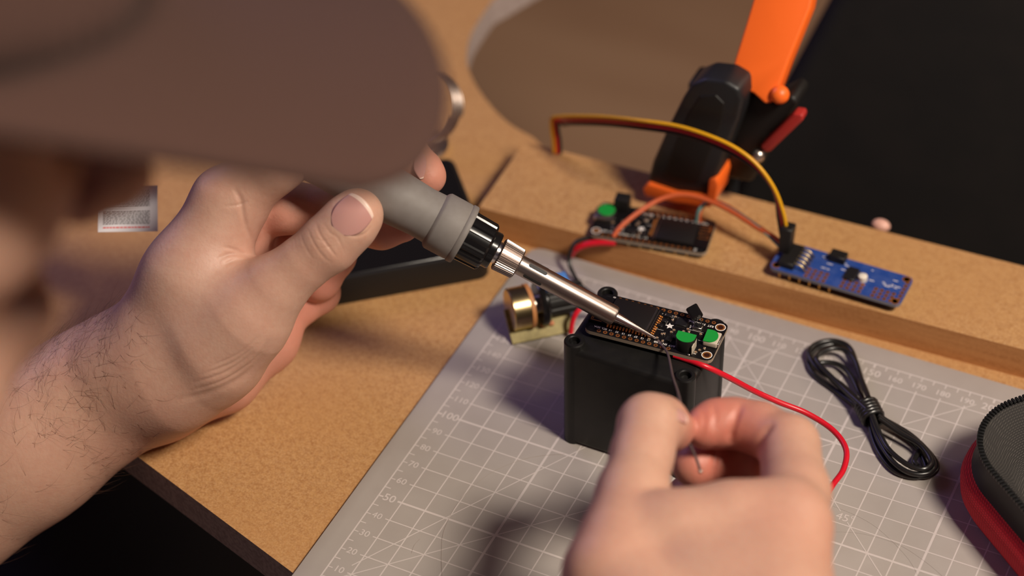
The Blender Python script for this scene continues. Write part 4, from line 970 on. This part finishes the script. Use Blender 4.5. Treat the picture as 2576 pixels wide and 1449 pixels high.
# cap: crown, visor, button; hair below it at the temples and nape
def dome(r3, z0, n=40, mth=16, cz=18, cy=0):
    vs = []; fs = []
    for i in range(mth + 1):
        a_ = math.pi / 2 * i / mth
        for j in range(n):
            q = 2 * math.pi * j / n; s_ = 1 + (.012 * math.cos(6 * q) if i < mth else 0)
            vs.append(hd(r3[0] * math.cos(q) * math.cos(a_) * s_, cy + r3[1] * math.sin(q) * math.cos(a_) * s_, z0 + (r3[2]) * math.sin(a_)))
    for i in range(mth):
        for j in range(n): k = (j + 1) % n; fs.append((i * n + j, i * n + k, (i + 1) * n + k, (i + 1) * n + j))
    return np.array(vs), np.array(fs)
P, Q = dome((86, 108, 104), 10, cy=2)
capo = child('cap', arr_mesh('cap', P, Q, M_cap), person); md = capo.modifiers.new('thick', 'SOLIDIFY'); md.thickness = .003
vs = []; nx, ny = 25, 12
for i in range(nx):
    q = math.pi * (i / (nx - 1)) * .86 + math.pi * .07
    for j in range(ny):
        t = j / (ny - 1); x = 86 * math.cos(q); y = 108 * math.sin(q) + 2
        x2 = 88 * math.cos(q); y2 = 104 + 76 * math.sin(q) ** .45
        X = x + (x2 - x) * t; Y = y + (y2 - y) * t
        vs.append(hd(X, Y, 12 - 14 * (X / 84) ** 2 * (.3 + .7 * t) - 3 * t))
fs = [(i * ny + j, i * ny + j + 1, (i + 1) * ny + j + 1, (i + 1) * ny + j) for i in range(nx - 1) for j in range(ny - 1)]
vis = child('visor', arr_mesh('visor', np.array(vs), np.array(fs), M_cap), capo); md = vis.modifiers.new('thick', 'SOLIDIFY'); md.thickness = .003; md.offset = 0
bt = MB().ball(tuple(hd(0, 2, 115)), 7, sc=(1, 1, .7)); bt.build('cap_button', M_cap, capo)
P, Q = shell_of([(skull[:1], 5, 0)], 5, 4, lambda P: (((P - hc) @ hU) < 16) & (((P - hc) @ hF) < 34 - .4 * np.maximum(-40 - (P - hc) @ hU, 0)))
child('hair', arr_mesh('hair', P, Q, M_headhair), person)

# nails
def nail(pc, pts_axis, w_, l_, nrm, name='fingernail'):
    z = nrm / np.linalg.norm(nrm); y = pts_axis - z * (pts_axis @ z); y /= np.linalg.norm(y); x = np.cross(y, z)
    vs = []; n = 20; mm = 20
    for i in range(n + 1):
        for j in range(mm + 1):
            a_ = (j / mm - .5) * 2; b_ = i / n * 2 - 1
            X = a_ * math.sqrt(1 - (.5 if b_ < 0 else .28) * b_ * b_); Y = b_ * math.sqrt(1 - (.6 if b_ < 0 else .4) * a_ * a_)
            vs.append(pc + x * (X * w_) + y * (Y * l_) + z * (-.32 * w_ * X * X - .12 * l_ * Y * Y))
    fs = [(i * (mm + 1) + j, i * (mm + 1) + j + 1, (i + 1) * (mm + 1) + j + 1, (i + 1) * (mm + 1) + j) for i in range(n) for j in range(mm)]
    o_ = child(name, arr_mesh(name, np.array(vs), np.array(fs), M_nail), person); md = o_.modifiers.new('thick', 'SOLIDIFY'); md.thickness = .0005; md.offset = -1; o_.data.materials.append(M_nailtip)
    for q_ in range((n - 2) * mm, n * mm): o_.data.polygons[q_].material_index = 1
    return o_
def surf(px_, py_, P, N):                            # front skin vertex under a pixel
    q = pix(P); d = np.hypot(q[:, 0] - px_, q[:, 1] - py_); c_ = np.where(d < 9)[0]; k = c_[np.argmin(q[c_, 2])]; return P[k], N[k]
tax = at(902, 537, 804) - at(828, 612, 805); nz = -CR[2] - CR[1] * .12 + CR[0] * .05; tn = tax / np.linalg.norm(tax); nz = nz - tn * (nz @ tn); nz /= np.linalg.norm(nz)
tc_ = at(893, 546, 803.6); rr3 = np.linalg.norm(surf(*pix(tc_ + nz * 9)[:2], LP, LN)[0] - tc_)
nail(tc_ + nz * (rr3 + .5), tax, 6.9, 7.8, nz)
p, n_ = surf(1076, 414, LP, LN); nail(p + n_ * .35, at(1078, 446, 842) - at(1030, 385, 838), 4.8, 5.5, n_ + CR[0] * .6)
p, n_ = surf(1712, 1026, RP, RN); nail(p + n_ * .1, at(1692, 1080, 747) - at(1650, 1066, 742), 4.4, 5, n_ - CR[1] * .4)

# fine dark hair on the left forearm and wrist
q = pix(LP); front = (LN * (LP - CC)).sum(1) < 0
up_ = (q[:, 0] * .555 - q[:, 1] * .832 + 760) / 190        # -1 lower edge .. 1 upper edge of the forearm
cand = np.where(front & (q[:, 0] < 400) & (q[:, 0] > -60) & (q[:, 1] > 780))[0]
prob = np.clip(1.1 - (q[cand, 0] + 40) / 400, .02, 1) * np.clip(.9 + .9 * up_[cand], .06, 1.6); prob /= prob.sum()
hv = []; hf_ = []; fax = (at(318, 952, wd_) - at(60, 1112, wd_ + 6)); fax /= np.linalg.norm(fax)
for i in RNG.choice(cand, 520, replace=False, p=prob):
    n_ = LN[i]; side = np.cross(n_, fax); d = fax * RNG.uniform(.2, 1) + side * RNG.normal(0, .7) + n_ * .25; d /= np.linalg.norm(d); bend = side * RNG.normal(0, .2) + fax * .04 - n_ * .05
    p = LP[i].copy(); L = RNG.uniform(6, 17); r = .04; st_ = len(hv)
    for k in range(7):
        s1 = np.cross(d, n_); s1 /= np.linalg.norm(s1) + 1e-9; s2 = np.cross(d, s1); rk = r * (1 - k / 7.5)
        for a_ in (0, 2.094, 4.189): hv.append(p + rk * (s1 * math.cos(a_) + s2 * math.sin(a_)))
        p = p + d * L / 6; d = d + bend; d /= np.linalg.norm(d)
    for k in range(6):
        for a_ in range(3): b_ = (a_ + 1) % 3; hf_.append((st_ + 3 * k + a_, st_ + 3 * k + b_, st_ + 3 * k + 3 + b_, st_ + 3 * k + 3 + a_))
ho = child('arm_hair', arr_mesh('arm_hair', np.array(hv), np.array(hf_), M_hair), person); ho['kind'] = 'stuff'

# stool the person sits on
stl = thing('wooden_stool', 'plain wooden stool under the seated person', 'stool', (hip[0], hip[1], -750))
MB().lathe([(0, 0), (165, 0), (170, 5), (170, 26), (165, 31), (0, 31)], 40, T3(hip[0], hip[1], -441)).build('seat', M_mdfedge, stl)
for a_ in range(4):
    q = a_ * math.pi / 2 + .6; c_, s_ = math.cos(q), math.sin(q)
    MB().tube([(hip[0] + 120 * c_, hip[1] + 120 * s_, -441), (hip[0] + 160 * c_, hip[1] + 160 * s_, -750)], 15, 14).build('leg', M_mdfedge, stl)
